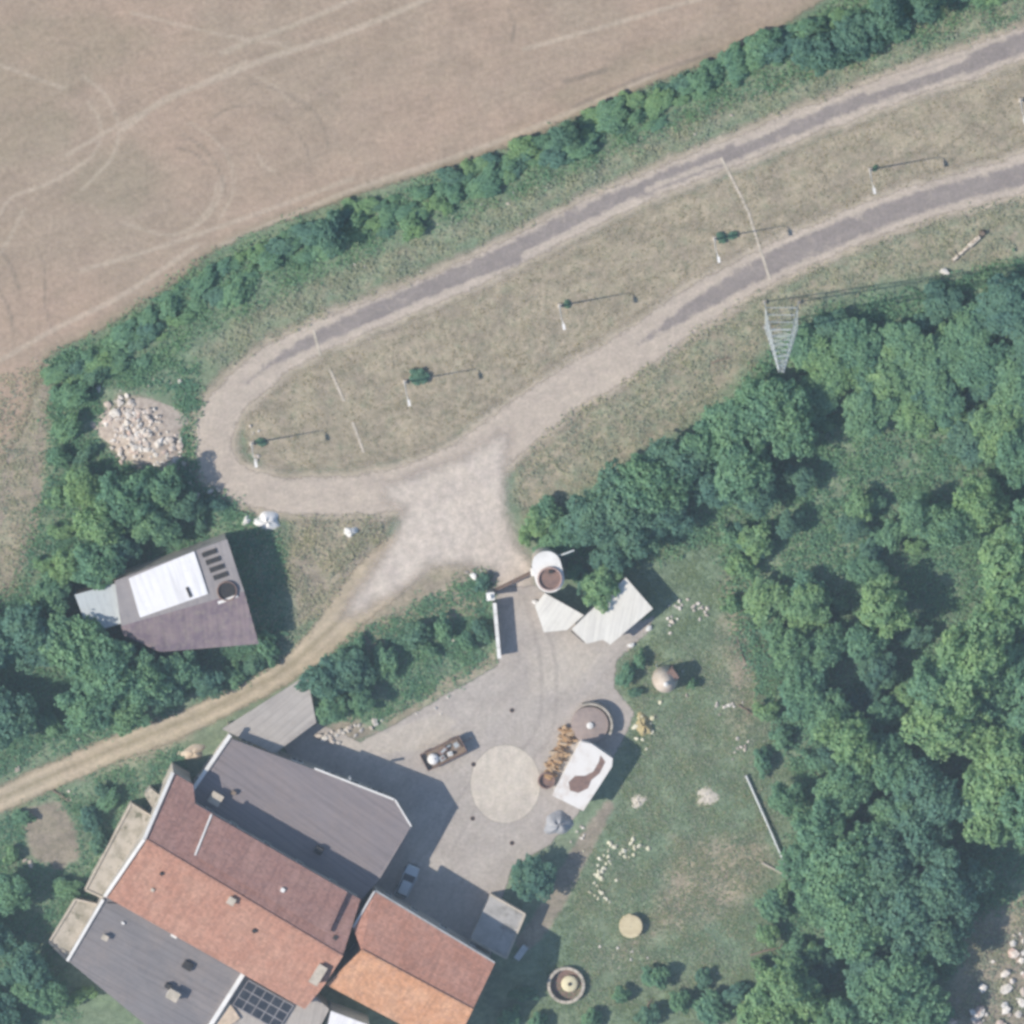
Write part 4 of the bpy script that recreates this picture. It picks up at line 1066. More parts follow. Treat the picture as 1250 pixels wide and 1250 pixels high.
# ---- H: barn with the white patch, north-west
ZH = 4.9
H_pts = [(243, 667, ZH), (277, 658, ZH), (294, 707, ZH), (316, 786, 4.3), (195, 796, 4.3), (146, 770, 4.3), (136, 716, ZH)]
rH = thing('barn', 'old barn roofed with a bright white panel, pale blue sheets and brown moss', 'barn', center_px(H_pts))
mid_w, mid_e = (148, 764, 5.0), (298, 722, 5.0)
roof('roof_slope', [(140, 709, ZH), (277, 658, ZH), mid_e, mid_w], m_barngrey, rH)
roof('roof_slope', [mid_w, mid_e, (316, 786, 4.2), (195, 796, 4.2), (150, 775, 4.2)], m_barnold, rH)
walls('wall', [(140, 709, ZH), (277, 658, ZH), mid_e, (316, 786, 4.2), (195, 796, 4.2), (150, 775, 4.2), mid_w], m_wall, rH, 0.2, 0.15)
roof('white_panel', [(157, 706, 5.12), (237, 673, 5.12), (254, 725, 5.16), (171, 754, 5.16)], m_whsheet, rH, 0.1)
coping(rH, (233, 729, 5.24), (228, 717, 5.22), 0.35, 0.1, m_dark, 'roof_vent_or_shadow')
for i in range(4):
    x, y = 247 + i * 4.6, 678 + i * 9.3
    coping(rH, (x, y, 5.06), (x + 17, y - 6, 5.06), 0.62, 0.1, m_dark, 'skylight')
pp = G(277, 721, 5.05)
MB().lathe([(1.22, 0), (1.24, 0.3), (1.12, 0.32), (1.1, 0.05)], pp, 22).build('vat_rim', m_rust, rH)
MB().lathe([(1.11, 0.0), (1.11, 0.06)], pp, 22).build('vat_floor', m_dark, rH)
coping(rH, (266, 736, 5.1), (290, 727, 5.1), 0.35, 0.16, m_white, 'sill_beam')
# lean-to roof of pale blue sheets at its west end
P3 = [(91, 726, 4.0), (142, 712, 4.0), (158, 758, 4.0), (109, 773, 4.0)]
rI = thing('lean_to', 'pale blue sheet-roofed lean-to at the west end of the old barn', 'shed', center_px(P3))
roof('roof', P3, m_bluesheet, rI, 0.12); sg = walls('wall', P3, m_wood, rI, 0.2)

# ---- J: two off-white shelters by the gate
P3 = [(665, 724, 2.7), (713, 751, 2.7), (692, 769, 2.5), (664, 772, 2.4), (653, 740, 2.5)]
rJ = thing('shelter', 'off-white flat shelter roof beside the round brick tower', 'shelter', center_px(P3))
roof('roof', P3, m_shelter, rJ, 0.15)
walls('wall', P3, m_wall, rJ, 0.35)
P3 = [(764, 705, 3.0), (797, 743, 3.0), (745, 787, 2.7), (736, 781, 2.7), (716, 786, 2.7), (698, 768, 2.8), (713, 753, 2.9)]
rK = thing('shelter', 'larger off-white L-ended shelter roof under the bright tree', 'shelter', center_px(P3))
roof('roof', P3, m_shelter, rK, 0.15)
sg = walls('wall', P3, m_wall, rK, 0.3)
coping(rK, (697, 770, 2.6), (713, 784, 2.5), 0.12, 0.12, m_dark, 'gutter')

# ---- round-ended tower with dark hatch
ZT = 5.0
tp0, tp1 = G(667, 690, ZT), G(671, 706, ZT)
rT = thing('tower', 'white round-ended tower with a dark brown round hatch in its top, by the gate', 'tower', ((tp0.x + tp1.x) / 2, (tp0.y + tp1.y) / 2, 0))
dvec = (tp1 - tp0); dvec.z = 0; ang = math.atan2(dvec.y, dvec.x)
def stadium(r):
    pts = [(tp1.x + r * math.cos(ang + a), tp1.y + r * math.sin(ang + a)) for a in np.linspace(-math.pi / 2, math.pi / 2, 13)]
    pts += [(tp0.x + r * math.cos(ang + a), tp0.y + r * math.sin(ang + a)) for a in np.linspace(math.pi / 2, 3 * math.pi / 2, 13)]
    return pts
MB().prism(stadium(1.62), 0, ZT - 0.1).build('shaft', m_wall, rT)
MB().prism(stadium(1.78), ZT - 0.1, ZT + 0.1).build('top_slab', m_white, rT)
MB().lathe([(1.50, 0.1), (1.50, 0.45), (1.33, 0.45), (1.30, 0.14)], (tp1.x, tp1.y, ZT), 26).build('hatch_rim', mat_plain('pinkish_brick', (0.42, 0.30, 0.26, 1), (0.36, 0.26, 0.23, 1)), rT)
MB().lathe([(1.32, 0.1), (1.32, 0.16)], (tp1.x, tp1.y, ZT), 26).build('hatch', m_rust, rT)
MB().box((tp1.x + .1, tp1.y + .9, ZT + .3), (.5, .4, .4)).build('hatch_latch', m_dark, rT)
MB().tube([(tp0.x + 1.4, tp0.y + 1.0, 4.2), (tp0.x + 2.2, tp0.y + 1.4, 4.9), (tp0.x + 3.4, tp0.y + 1.9, 5.1)], 0.12, 6).build('outlet_pipe', m_steel, rT)

# ---- gate, gate wall and piers
A, B = G(603, 732), G(609, 800)
rQ = thing('garden_wall', 'low straight wall with pale coping on the west side of the gateway', 'wall', ((A.x + B.x) / 2, (A.y + B.y) / 2, 0))
d = B - A
MB().box(((A.x + B.x) / 2, (A.y + B.y) / 2, 0.9), (d.length, 0.3, 1.8), math.atan2(d.y, d.x)).build('body', m_wall, rQ)
nco = 5
for i in range(nco):
    p = A + d * ((i + .5) / nco)
    MB().box((p.x, p.y, 1.85), (d.length / nco - .04, 0.46, 0.12), math.atan2(d.y, d.x)).build('coping_stone', m_white, rQ)
for (x, y, lb) in ((598, 723, 'square rendered gate pier at the head of the low wall'), (652, 693, 'square rendered gate pier against the round-ended tower')):
    p = G(x, y)
    t = thing('gate_pier', lb, 'pier', (p.x, p.y, 0), 0.1)
    MB().box((0, 0, 1.2), (0.8, 0.8, 2.4)).build('shaft', m_wall, t, local=True)
    MB().box((0, 0, 2.46), (1.0, 1.0, 0.14)).build('cap', m_white, t, local=True)
    MB().lathe([(0.28, 2.52), (0.3, 2.7), (0.05, 2.95)], n=12).build('finial', m_white, t, local=True)
a, b = G(603, 719), G(648, 697)
d = b - a
gt = thing('gate', 'brown sheet-metal gate across the yard entrance', 'gate', (a.x, a.y, 0), math.atan2(d.y, d.x))
L = d.length
for i in range(2):
    lf = MB().box((L * (0.25 + 0.5 * i), 0, 1.0), (L * 0.48, 0.06, 1.7)).build('leaf_panel', m_rust, gt, local=True)
    for z in (0.25, 1.0, 1.75): MB().box((L * (0.25 + 0.5 * i), 0.06, z), (L * 0.47, 0.05, 0.08)).build('rail', m_wood, lf, local=True)
    for u in (0.03, 0.47): MB().box((L * (0.5 * i + u), -0.07, 1.0), (0.08, 0.07, 1.8)).build('stile', m_wood, lf, local=True)

# ---- K: hut with stained white flat roof
P3 = [(709, 905, 3.3), (722, 908, 3.3), (748, 926, 3.3), (747, 936, 3.3), (712, 990, 3.3), (674, 971, 3.3)]
rU = thing('hut', 'small white flat-roofed hut with a brown stain on its roof beside the log pile', 'hut', center_px(P3))
m_hut = mat_plain('stained_white_roof', (0.72, 0.70, 0.67, 1), (0.66, 0.63, 0.59, 1), 0.5, 0.8, stain=(0.60, 0.54, 0.49, 1), sscale=0.5)
roof('roof', P3, m_hut, rU, 0.25)
sg = walls('wall', P3, m_white, rU, 0.25)
opening(rU, sg[0], 0.5, 0, 1.0, 2.0, 'door')
opening(rU, sg[2], 0.5, 1.2, 1.0, 1.0)
PATCH = [(733, 922), (739, 930), (732, 944), (722, 952), (718, 962), (706, 968), (696, 965), (694, 955), (702, 947), (714, 947), (724, 942), (731, 930)]
MB().prism([G2(x, y, 3.31) for x, y in PATCH], 3.26, 3.315).build('bitumen_patch', m_rust, rU)

# ---- round cistern
p = G(720, 885, 0.9)
rR = thing('cistern', 'round brown covered cistern with a raised rim next to the white hut', 'cistern', (p.x, p.y, 0))
MB().lathe([(2.25, 0), (2.25, 0.9), (0.4, 1.1), (0.3, 1.1)], (p.x, p.y, 0), 36).build('cover', mat_plain('brown_cover', (0.33, 0.265, 0.235, 1), (0.27, 0.22, 0.20, 1), 1.0), rR)
MB().lathe([(0.38, 1.05), (0.42, 1.3), (0.1, 1.4)], (p.x, p.y, 0), 14).build('manhole', m_white, rR)
mb = MB()
N_ = 20
for k in range(N_):
    a0 = math.radians(-25 + 135 * k / N_); a1 = math.radians(-25 + 135 * (k + 1) / N_)
    P_ = [(p.x + r * math.cos(a), p.y + r * math.sin(a)) for r, a in ((2.55, a0), (2.8, a0), (2.8, a1), (2.55, a1))]
    mb.prism(P_, 0, 1.3)
mb.build('rim_wall', m_stain, rR)

# ---- log pile and tub
ROCK = []
def rock_mesh(seed, flat):
    bm = bmesh.new(); bmesh.ops.create_icosphere(bm, subdivisions=1, radius=0.5)
    r_ = random.Random(seed)
    for v in bm.verts:
        v.co *= r_.uniform(0.72, 1.2); v.co.z *= flat
        v.co.x *= 1.15
    me = bpy.data.meshes.new('rock'); bm.to_mesh(me); bm.free()
    return me
ROCKM = [rock_mesh(i, 0.65) for i in range(6)]
def rock(name, p, s, mat, parent=None, label=None, cat=None, group=None, off=None):
    base = random.choice(ROCKM)
    key = base.name + mat.name
    me = bpy.data.meshes.get(key)
    if me is None:
        me = base.copy(); me.name = key; me.materials.clear(); me.materials.append(mat)
    o = link_mesh(name, me, parent)
    off = off or Vector((0, 0, 0))
    o.location = Vector(p) - off
    o.rotation_euler = (random.uniform(-.3, .3), random.uniform(-.3, .3), random.uniform(0, 6.28))
    o.scale = (s * random.uniform(.8, 1.3), s * random.uniform(.8, 1.2), s * random.uniform(.7, 1.1))
    if label: tag(o, label, cat, group)
    return o

lc = G(682, 920)
rL = thing('log_pile', 'heap of orange-tan split logs along the white hut', 'log pile', (lc.x, lc.y, 0))
logm = MB().tube([(-0.45, 0, 0), (0.45, 0, 0)], 0.14, 7).build('log', m_log, rL, local=True)
a, b = G(697, 889), G(668, 948)
ldir = (b - a).normalized()
for i in range(130):
    t = random.random(); s_ = random.gauss(0, 0.34)
    s_ = max(-0.95, min(0.95, s_))
    z = 0.16 + (1 - abs(s_)) * random.uniform(0, 0.95)
    q = a + (b - a) * t + Vector((-ldir.y, ldir.x, 0)) * (s_ * 1.1)
    o = logm if i == 0 else logm.copy()
    if i: C.objects.link(o)
    o.location = (q.x - lc.x, q.y - lc.y, z)
    o.rotation_euler = (0, random.uniform(-.2, .2), math.atan2(ldir.y, ldir.x) + math.pi / 2 + random.gauss(0, 0.45))
    k_ = random.uniform(.7, 1.25); o.scale = (k_, k_ * 1.1, k_ * 1.1)
p = G(667, 953, 0.9)
t = thing('tub', 'round rusty brown tub at the end of the log pile', 'tub', (p.x, p.y, 0))
MB().lathe([(0.75, 0), (0.95, 0.2), (1.0, 0.9), (0.88, 0.9), (0.85, 0.6), (0.05, 0.55)], n=22).build('shell', m_rust, t, local=True)
MB().lathe([(1.02, 0.84), (1.06, 0.88), (1.02, 0.94), (0.86, 0.94)], n=22, close=False).build('rim', m_rust, t, local=True)

# ---- soft heaps (tarps): displaced dome
def heap(name, label, cat, px, py, rx, ry, h, rz, mat, seed, part='cover', group=None, sharp=0.22):
    p = G(px, py)
    t = thing(name, label, cat, (p.x, p.y, 0), rz, group)
    r_ = random.Random(seed)
    n, mrings = 22, 7
    P = [(0, 0, h * r_.uniform(.8, 1))]; Fs = []
    ph = [r_.uniform(0, 6) for _ in range(4)]
    for j in range(1, mrings + 1):
        for i in range(n):
            a = 2 * math.pi * i / n; u = j / mrings
            k = 1 + 0.14 * math.sin(3 * a + ph[0]) + 0.1 * math.sin(5 * a + ph[1])
            z = h * (1 - u ** 2.2) * (1 + sharp * math.sin(4 * a + ph[2] + u * 3)) + r_.uniform(-.05, .05) * h
            P.append((rx * u * k * math.cos(a), ry * u * k * math.sin(a), max(0.0 if j == mrings else 0.02, z if j < mrings else 0)))
    for i in range(n): Fs.append((0, 1 + i, 1 + (i + 1) % n))
    for j in range(mrings - 1):
        for i in range(n):
            a_, b_ = 1 + j * n + i, 1 + j * n + (i + 1) % n
            Fs.append((a_, a_ + n, b_ + n, b_))
    MB().add(P, Fs).build(part, mat, t, local=True, smooth=True)
    return t, p
t_, p_ = heap('tarp_heap', 'grey tarpaulin heap on the yard below the white hut', 'tarp heap', 681, 1005, 1.7, 1.5, 1.1, 0.2, m_greytarp, 3)
t_, p_ = heap('tarp_heap', 'large white tarpaulin heap between the barn corner and the road loop', 'tarp heap', 326, 636, 1.6, 1.2, 0.8, 0.1, m_tarp, 5)
t_, p_ = heap('tarp_heap', 'little white tarpaulin bundle beside the large white heap', 'tarp heap', 301, 635, 0.7, 0.5, 0.5, 0.8, m_tarp, 6)
t_, p_ = heap('tarp_heap', 'white tarpaulin tent-shaped bundle on the dry verge by the dirt track', 'tarp heap', 428, 649, 0.9, 0.6, 0.7, 0.2, m_tarp, 7)
t_, p_ = heap('sand_heap', 'pale peach sand heap between the dirt track and the barn wall', 'sand heap', 235, 918, 1.6, 0.9, 0.6, 0.3, mat_plain('peach_sand', (0.62, 0.52, 0.40, 1), (0.50, 0.40, 0.30, 1)), 8)
t_, p_ = heap('sand_heap', 'round low heap of pale sand in the meadow grass', 'sand heap', 863, 973, 1.35, 1.2, 0.16, 0, mat_plain('pale_sand', (0.58, 0.53, 0.45, 1), (0.48, 0.44, 0.37, 1)), 9)
t_, p_ = heap('sand_heap', 'small ragged heap of pale sand near the white hut in the meadow', 'sand heap', 779, 978, 1.0, 0.8, 0.18, 0.6, bpy.data.materials['pale_sand'], 10, sharp=0.5)
t_, p_ = heap('dry_heap', 'ochre heap of dry cuttings at the yard edge by the cistern', 'heap', 786, 885, 1.0, 1.5, 0.7, 0.3, mat_plain('ochre_cuttings', (0.44, 0.36, 0.19, 1), (0.30, 0.26, 0.14, 1), 2.0), 11, sharp=0.4)

# ---- hopper
p = G(812, 830, 1.2)
t = thing('hopper', 'squat pale hopper with a domed top standing in the grass', 'hopper', (p.x, p.y, 0))
MB().lathe([(1.55, 0), (1.6, 0.4), (1.45, 2.0), (1.2, 2.6), (0.7, 3.1), (0.2, 3.3)], n=26).build('body', mat_plain('beige_render', (0.56, 0.49, 0.41, 1), (0.45, 0.38, 0.31, 1), 0.9), t, local=True, smooth=True)
MB().lathe([(0.22, 3.25), (0.26, 3.7), (0.3, 3.7), (0.3, 3.8), (0.1, 3.9)], n=12).build('spout', m_white, t, local=True)
MB().box((0.9, 0.9, 1.6), (0.9, 1.4, 2.2), 0.6).build('housing', m_rust, t, local=True)
MB().tube([(-1.0, 1.4, 0.1), (-1.1, 2.0, 1.8)], 0.08).build('brace', m_steel, t, local=True)

# ---- cable-reel table, ring wall, pipe, plank
p = G(770, 1131, 0.9)
t = thing('cable_reel', 'round pale yellow timber cable reel standing as a table in the meadow', 'cable reel', (p.x, p.y, 0))
m_reel = mat_plain('reel_timber', (0.60, 0.52, 0.34, 1), (0.52, 0.44, 0.28, 1), 1.2)
for z in (0.0, 0.85):
    o = MB().lathe([(1.42, z), (1.42, z + .1)], n=32).build('flange', m_reel, t, local=True)
    for k in range(6):
        y = -1.0 + k * 0.4; L = 2 * math.sqrt(1.36 ** 2 - y * y)
        MB().box((0, y, z + .115), (L, 0.36, 0.03), 0).build('board', m_reel, o, local=True)
MB().lathe([(0.5, 0.1), (0.5, 0.85)], n=18).build('core', m_wood, t, local=True)
MB().lathe([(0.13, 0.95), (0.13, 0.97)], n=10).build('axle_hole', m_dark, t, local=True)
p = G(691, 1203, 0.7)
t = thing('ring_wall', 'pale round ring wall in the meadow holding a yellow float', 'well', (p.x, p.y, 0))
for k in range(16):
    a0, a1 = 2 * math.pi * k / 16 + .012, 2 * math.pi * (k + 1) / 16 - .012
    seg = [(r * math.cos(a), r * math.sin(a)) for r, a in ((1.95, a0), (2.3, a0), (2.3, (a0 + a1) / 2), (2.3, a1), (1.95, a1), (1.95, (a0 + a1) / 2))]
    MB().prism(seg, 0, 0.75).build('kerb_stone', m_stain if k % 5 == 0 else m_conc, t, local=True)
MB().lathe([(1.96, 0.03), (1.96, 0.06)], n=32).build('floor', m_rust, t, local=True)
p2 = Vector((p.x + 0.45, p.y + 0.15, 0.06))
t2 = thing('float', 'round pale yellow float lying inside the ring wall', 'float', p2)
MB().lathe([(0.7, 0), (1.0, 0.12), (1.05, 0.35), (0.85, 0.5), (0.2, 0.55)], n=20).build('shell', mat_plain('yellow_float', (0.66, 0.60, 0.40, 1), (0.58, 0.52, 0.34, 1)), t2, local=True, smooth=True)
MB().lathe([(0.2, 0.54), (0.24, 0.64), (0.08, 0.66)], n=10).build('valve', m_dark, t2, local=True)
a, b = G(911, 947, 0.3), G(964, 1068, 0.3)
t = thing('pipe', 'long thin grey-green pipe lying at the meadow edge', 'pipe', ((a.x + b.x) / 2, (a.y + b.y) / 2, 0))
MB().tube([a, (a + b) / 2 + Vector((0.05, 0, 0.08)), b], 0.16, 8).build('tube', m_steel, t)
for u in (0.0, 0.35, 0.68, 1.0):
    q = a + (b - a) * u; dd = (b - a).normalized()
    MB().tube([q - dd * 0.08, q + dd * 0.08], 0.22, 10).build('flange', m_steel, t)
for u in (0.05, 0.5, 0.95):
    q = a + (b - a) * u
    MB().box((q.x, q.y, 0.08), (0.4, 0.2, 0.16), 0.4).build('cradle', m_conc, t)
a, b = G(930, 1053, 0.15), G(966, 1072, 0.15)
t = thing('fallen_post', 'short pale timber post lying across the end of the pipe', 'post', ((a.x + b.x) / 2, (a.y + b.y) / 2, 0))
MB().tube([a, b], 0.16, 7, 0.13).build('shaft', m_conc, t)
MB().box((b.x, b.y, 0.2), (0.5, 0.5, 0.4), 0.4).build('footing', m_stain, t)
m_birch = mat_plain('birch_bark', (0.62, 0.55, 0.45, 1), (0.34, 0.27, 0.21, 1), 2.2, lo=.45, hi=.6)
a, b = G(1163, 318, 0.3), G(1196, 289, 0.3)
t = thing('birch_log', 'mottled pale birch log lying beside the lower road with a dark stump', 'log', ((a.x + b.x) / 2, (a.y + b.y) / 2, 0))
n_ = (b - a)
for (u0, u1, r0) in ((0.0, 0.2, 0.26), (0.24, 0.58, 0.22), (0.60, 1.0, 0.34)):
    MB().tube([a + n_ * u0, a + n_ * u1], r0, 8, r0 * .9).build('log_section', m_birch, t)
MB().tube([a + n_ * 0.1, a + n_ * 0.1 + Vector((-0.9, 0.9, 0.5))], 0.08, 6, 0.03).build('branch', m_bark, t)
p = G(1199, 284)
t = thing('tree_stump', 'dark tree stump at the road end of the birch log', 'stump', (p.x, p.y, 0))
MB().lathe([(0.5, 0), (0.36, 0.2), (0.33, 0.55)], n=12).build('stump', m_bark, t, local=True)
MB().lathe([(0.28, 0.55), (0.26, 0.57)], n=12).build('cut_face', m_wood, t, local=True)
rock('boulder', G(1153, 331) + Vector((0, 0, .2)), 0.9, m_stone, None, 'pale boulder by the foot of the birch log', 'boulder')

# ---- rubble heap
p = G(168, 528)
rub, _ = heap('rubble_heap', 'heap of white building rubble between hedge and road loop', 'rubble heap', 176, 530, 5.6, 4.4, 0.55, -0.4, m_soil, 21, 'mound')
for i in range(298):
    a = random.uniform(0, 6.28); u = math.sqrt(random.random())
    rr_ = 1 + 0.25 * math.sin(3 * a + 1) + 0.18 * math.sin(5 * a)
    if i < 215: x, y = -1.9 + 3.0 * u * math.cos(a) * rr_, 0.9 + 3.8 * u * math.sin(a) * rr_
    else: x, y = 1.6 + 3.6 * u * math.cos(a), -1.8 + 2.4 * u * math.sin(a)
    z = max(0.06, 0.62 * (1 - (math.hypot(x, y) / 5.2) ** 2)) + random.uniform(-.03, .12)
    q = Matrix.Rotation(0.4, 3, 'Z') @ Vector((x, y, z))
    rock('stone', q, random.choice([.2, .28, .35, .45, .6, .85]) * random.uniform(.8, 1.2), m_rubble, rub)
# scattered stones
def stones(pts, n, label, group, mat, smin, smax, name='stone'):
    for (x, y, sx, sy) in pts:
        for i in range(n):
            q = G(x + random.gauss(0, sx), y + random.gauss(0, sy))
            s_ = random.uniform(smin, smax)
            rock(name, (q.x, q.y, s_ * 0.22), s_, mat, None, label, 'stone', group)
stones([(750, 1040, 16, 6), (737, 1062, 6, 16), (770, 1035, 14, 5), (733, 1085, 5, 12)], 13, 'yellowish white stone in the loose scatter along the meadow path', 'yellowish stones by the path', m_yellow, 0.25, 0.65)
stones([(710, 1018, 8, 5)], 9, 'pale stone lying behind the grey tarp heap', 'stones by the tarp', m_stone, 0.2, 0.4)
stones([(908, 908, 8, 9), (890, 862, 6, 3)], 9, 'white stone in the cluster at the foot of the wood slope', 'stones at the wood foot', m_stone, 0.25, 0.5)
stones([(845, 735, 14, 7), (822, 750, 5, 14), (860, 745, 4, 6)], 8, 'pale stone in the curved line east of the large shelter', 'stones east of the shelter', m_stone, 0.25, 0.65)
stones([(140, 470, 22, 8), (205, 465, 14, 8), (232, 575, 14, 10), (165, 575, 25, 6)], 6, 'pale stone strayed from the white rubble heap', 'stones round the rubble heap', m_stone, 0.2, 0.7)
stones([(262, 600, 5, 8), (235, 605, 8, 8)], 5, 'white stone on the bank below the road bend', 'stones below the bend', m_stone, 0.3, 0.8)
stones([(410, 892, 20, 8), (440, 885, 14, 6), (400, 900, 8, 5)], 10, 'pale stone in the rubble between carport and yard', 'stones by the carport', m_stone, 0.3, 0.9)
stones([(20, 935, 6, 4), (70, 905, 12, 6), (150, 890, 20, 5), (45, 1050, 8, 5), (85, 980, 8, 8)], 3, 'pale stone on the verge of the dirt track', 'stones by the dirt track', m_stone, 0.25, 0.7)
stones([(1235, 1190, 14, 30), (1215, 1225, 20, 14), (1245, 1165, 8, 18), (1200, 1240, 18, 8)], 11, 'pale boulder on the bare bank south-east of the wood', 'boulders on the bare bank', m_rubble, 0.4, 1.3)
stones([(615, 1108, 10, 6)], 8, 'pale stone piled on the ground by the low lean-to', 'stones by the lean-to', m_stone, 0.3, 0.8)
stones([(786, 885, 9, 14)], 9, 'pale stone lying on the ochre heap', 'stones on the ochre heap', m_yellow, 0.35, 0.8)
stones([(310, 530, 5, 6), (312, 560, 3, 4)], 4, 'white stone at the rounded end of the grass island', 'stones on the island tip', m_stone, 0.25, 0.5)
stones([(600, 255, 40, 10), (640, 235, 20, 8), (470, 320, 30, 10), (560, 285, 20, 8), (880, 150, 40, 14)], 3, 'small pale stone in the grass verge below the field hedge', 'stones in the verge', m_stone, 0.15, 0.4)
stones([(800, 1180, 40, 20), (830, 1195, 30, 12), (760, 1165, 20, 15)], 4, 'small white stone in the lower meadow grass', 'stones in the lower meadow', m_stone, 0.15, 0.4)
stones([(590, 705, 10, 8), (550, 795, 40, 14), (520, 860, 20, 8)], 4, 'small pale stone in the weeds west of the gate', 'stones west of the gate', m_stone, 0.2, 0.5)
stones([(800, 870, 30, 30), (880, 840, 20, 20)], 4, 'single small pale stone in the upper meadow', 'stones in the upper meadow', m_stone, 0.15, 0.4)
for (x, y, s_, lb) in ((578, 703, 0.9, 'white boulder in the weeds beside the gate wall'), (716, 789, 0.01, ''), (770, 787, 0.8, 'white boulder at the yard corner below the large shelter'), (792, 766, 0.7, 'grey-white boulder in the grass beyond the shelter corner'), (653, 735, 0.8, 'white boulder against the small shelter roof corner'), (658, 728, 0.01, '')):
    if lb: rock('boulder', G(x, y) + Vector((0, 0, .2)), s_, m_white, None, lb, 'boulder')
# fallen wood in the meadow edge
for (x, y, L, an, lb) in ((905, 795, 3.0, 1.9, 'broken grey trunk on the bare patch below the pale shrubs'), (912, 868, 2.6, -0.6, 'dark fallen trunk near the white stone cluster'), (880, 440, 2.4, 0.3, 'thin pale dead branch on the dry slope by the lattice mast'), (940, 1160, 5.0, 0.25, 'long pale fallen branch at the lower meadow edge'), (790, 1230, 2.5, 1.1, 'pale dead branch in the lower meadow'), (75, 972, 2.6, -0.6, 'pale broken beam at the edge of the bare earth patch')):
    q = G(x, y, .15)
    t = thing('fallen_branch', lb, 'branch', (q.x, q.y, 0), an)
    MB().tube([(-L / 2, 0, .12), (0, .1, .2), (L / 2, -.05, .15)], 0.14, 6, 0.06).build('trunk', m_wood, t, local=True)
    for k in range(3):
        MB().tube([(-L * .2 + k * L * .22, 0.05, .18), (-L * .05 + k * L * .22, (-1) ** k * .6, .35)], 0.06, 5, 0.02).build('twig', m_wood, t, local=True)

# ---- lamp posts on the island
def lamp_post():
    t = thing('lamp_post', 'tall pale concrete lamp post on the dry grass island inside the road loop', 'lamp post', (0, 0, 0), 0, 'lamp posts along the island')
    MB().box((0, 0, 0.15), (0.55, 0.55, 0.3)).build('footing', m_conc, t, local=True)
    MB().lathe([(0.12, 0.3), (0.045, 7.6)], n=10).build('pole', m_white, t, local=True)
    MB().tube([(0, 0, 7.6), (0.15, -0.3, 7.9), (0.25, -0.7, 8.0)], 0.07, 6).build('arm', m_white, t, local=True)
    MB().box((0.3, -0.95, 7.98), (0.34, 0.75, 0.18), 0.2).build('lamp_head', m_white, t, local=True)
    return t
lp = lamp_post()
for i, (x, y) in enumerate([(683, 373), (872, 291), (1062, 207), (494, 466), (1246, 122), (307, 541)]):
    o = lp if i == 0 else copy_tree(lp)
    q = G(x, y); o.location = (q.x, q.y, 0)
    if i == 5: o['label'] = 'tall pale concrete lamp post at the rounded end of the island'

# ---- lattice mast
m_mast = mat_plain('dull_galvanised', (0.56, 0.60, 0.60, 1), (0.46, 0.50, 0.50, 1), 1.5, 0.6, 0.2)
bc = G(954, 383)
t = thing('lattice_mast', 'grey steel lattice mast with four splayed legs at the wood edge', 'mast', (bc.x, bc.y, 0))
HM = 33.0
legs = []
for sx, sy in ((-1, -1), (1, -1), (1, 1), (-1, 1)):
    P0 = Vector((sx * 2.1, sy * 1.5 , 0)); P1 = Vector((sx * 0.3 - 1.0, sy * 0.3, HM))
    legs.append((P0, P1))
    MB().tube([P0, P0.lerp(P1, .5), P1], 0.075, 6, 0.05).build('leg', m_mast, t, local=True)
    MB().box((P0.x, P0.y, 0.15), (0.5, 0.5, 0.3)).build('footing', m_stain, t, local=True)
lv = [0.09, 0.2, 0.31, 0.42, 0.53, 0.64, 0.74, 0.83, 0.91, 0.97]
for j, u in enumerate(lv):
    for i in range(4):
        A_, B_ = legs[i], legs[(i + 1) % 4]
        a = A_[0].lerp(A_[1], u); b = B_[0].lerp(B_[1], u)
        MB().tube([a, b], 0.05, 5).build('girt', m_mast, t, local=True)
        u2 = lv[j + 1] if j + 1 < len(lv) else 1.0
        c = B_[0].lerp(B_[1], u2)
        MB().tube([a, c], 0.03, 4).build('brace', m_mast, t, local=True)
# ---- wagon with scrap
wc = G(541, 917)
wt = thing('farm_wagon', 'open dark farm wagon loaded with scrap on the yard concrete', 'wagon', (wc.x, wc.y, 0), math.radians(27))
Lw, Ww = 5.3, 2.2
MB().box((0, 0, 0.85), (Lw, Ww, 0.12)).build('bed', m_wood, wt, local=True)
for s_ in (-1, 1):
    MB().box((0, s_ * (Ww / 2), 1.2), (Lw, 0.07, 0.58)).build('side_board', m_rust, wt, local=True)
    MB().box((s_ * (Lw / 2), 0, 1.2), (0.07, Ww - .08, 0.58)).build('end_board', m_rust, wt, local=True)
    MB().box((s_ * 1.6, 0, 0.45), (0.12, Ww - .2, 0.12)).build('axle', m_dark, wt, local=True)
    for r_ in (-1, 1):
        mb = MB(); mb.tube([(s_ * 1.6, r_ * 0.86, 0.42), (s_ * 1.6, r_ * 1.06, 0.42)], 0.42, 18)
        wh = mb.build('wheel', m_dark, wt, local=True)
        MB().tube([(s_ * 1.6, r_ * 1.05, 0.42), (s_ * 1.6, r_ * 1.09, 0.42)], 0.2, 12).build('hub', m_rust, wh, local=True)
MB().tube([(Lw / 2, 0, 0.6), (Lw / 2 + 1.3, 0, 0.4)], 0.06, 6).build('drawbar', m_rust, wt, local=True)
Rw = Matrix.Rotation(math.radians(27), 3, 'Z')
def on_wagon(x, y, z): return Vector((wc.x, wc.y, 0)) + Rw @ Vector((x, y, z))
q = on_wagon(-1.45, -0.1, 0.91)
t = thing('sack', 'bulging white sack at the rear of the scrap wagon', 'sack', q)
MB().lathe([(0.6, 0), (0.74, 0.15), (0.66, 0.36), (0.3, 0.5), (0.12, 0.53)], n=16).build('bag', m_tarp, t, local=True, smooth=True)
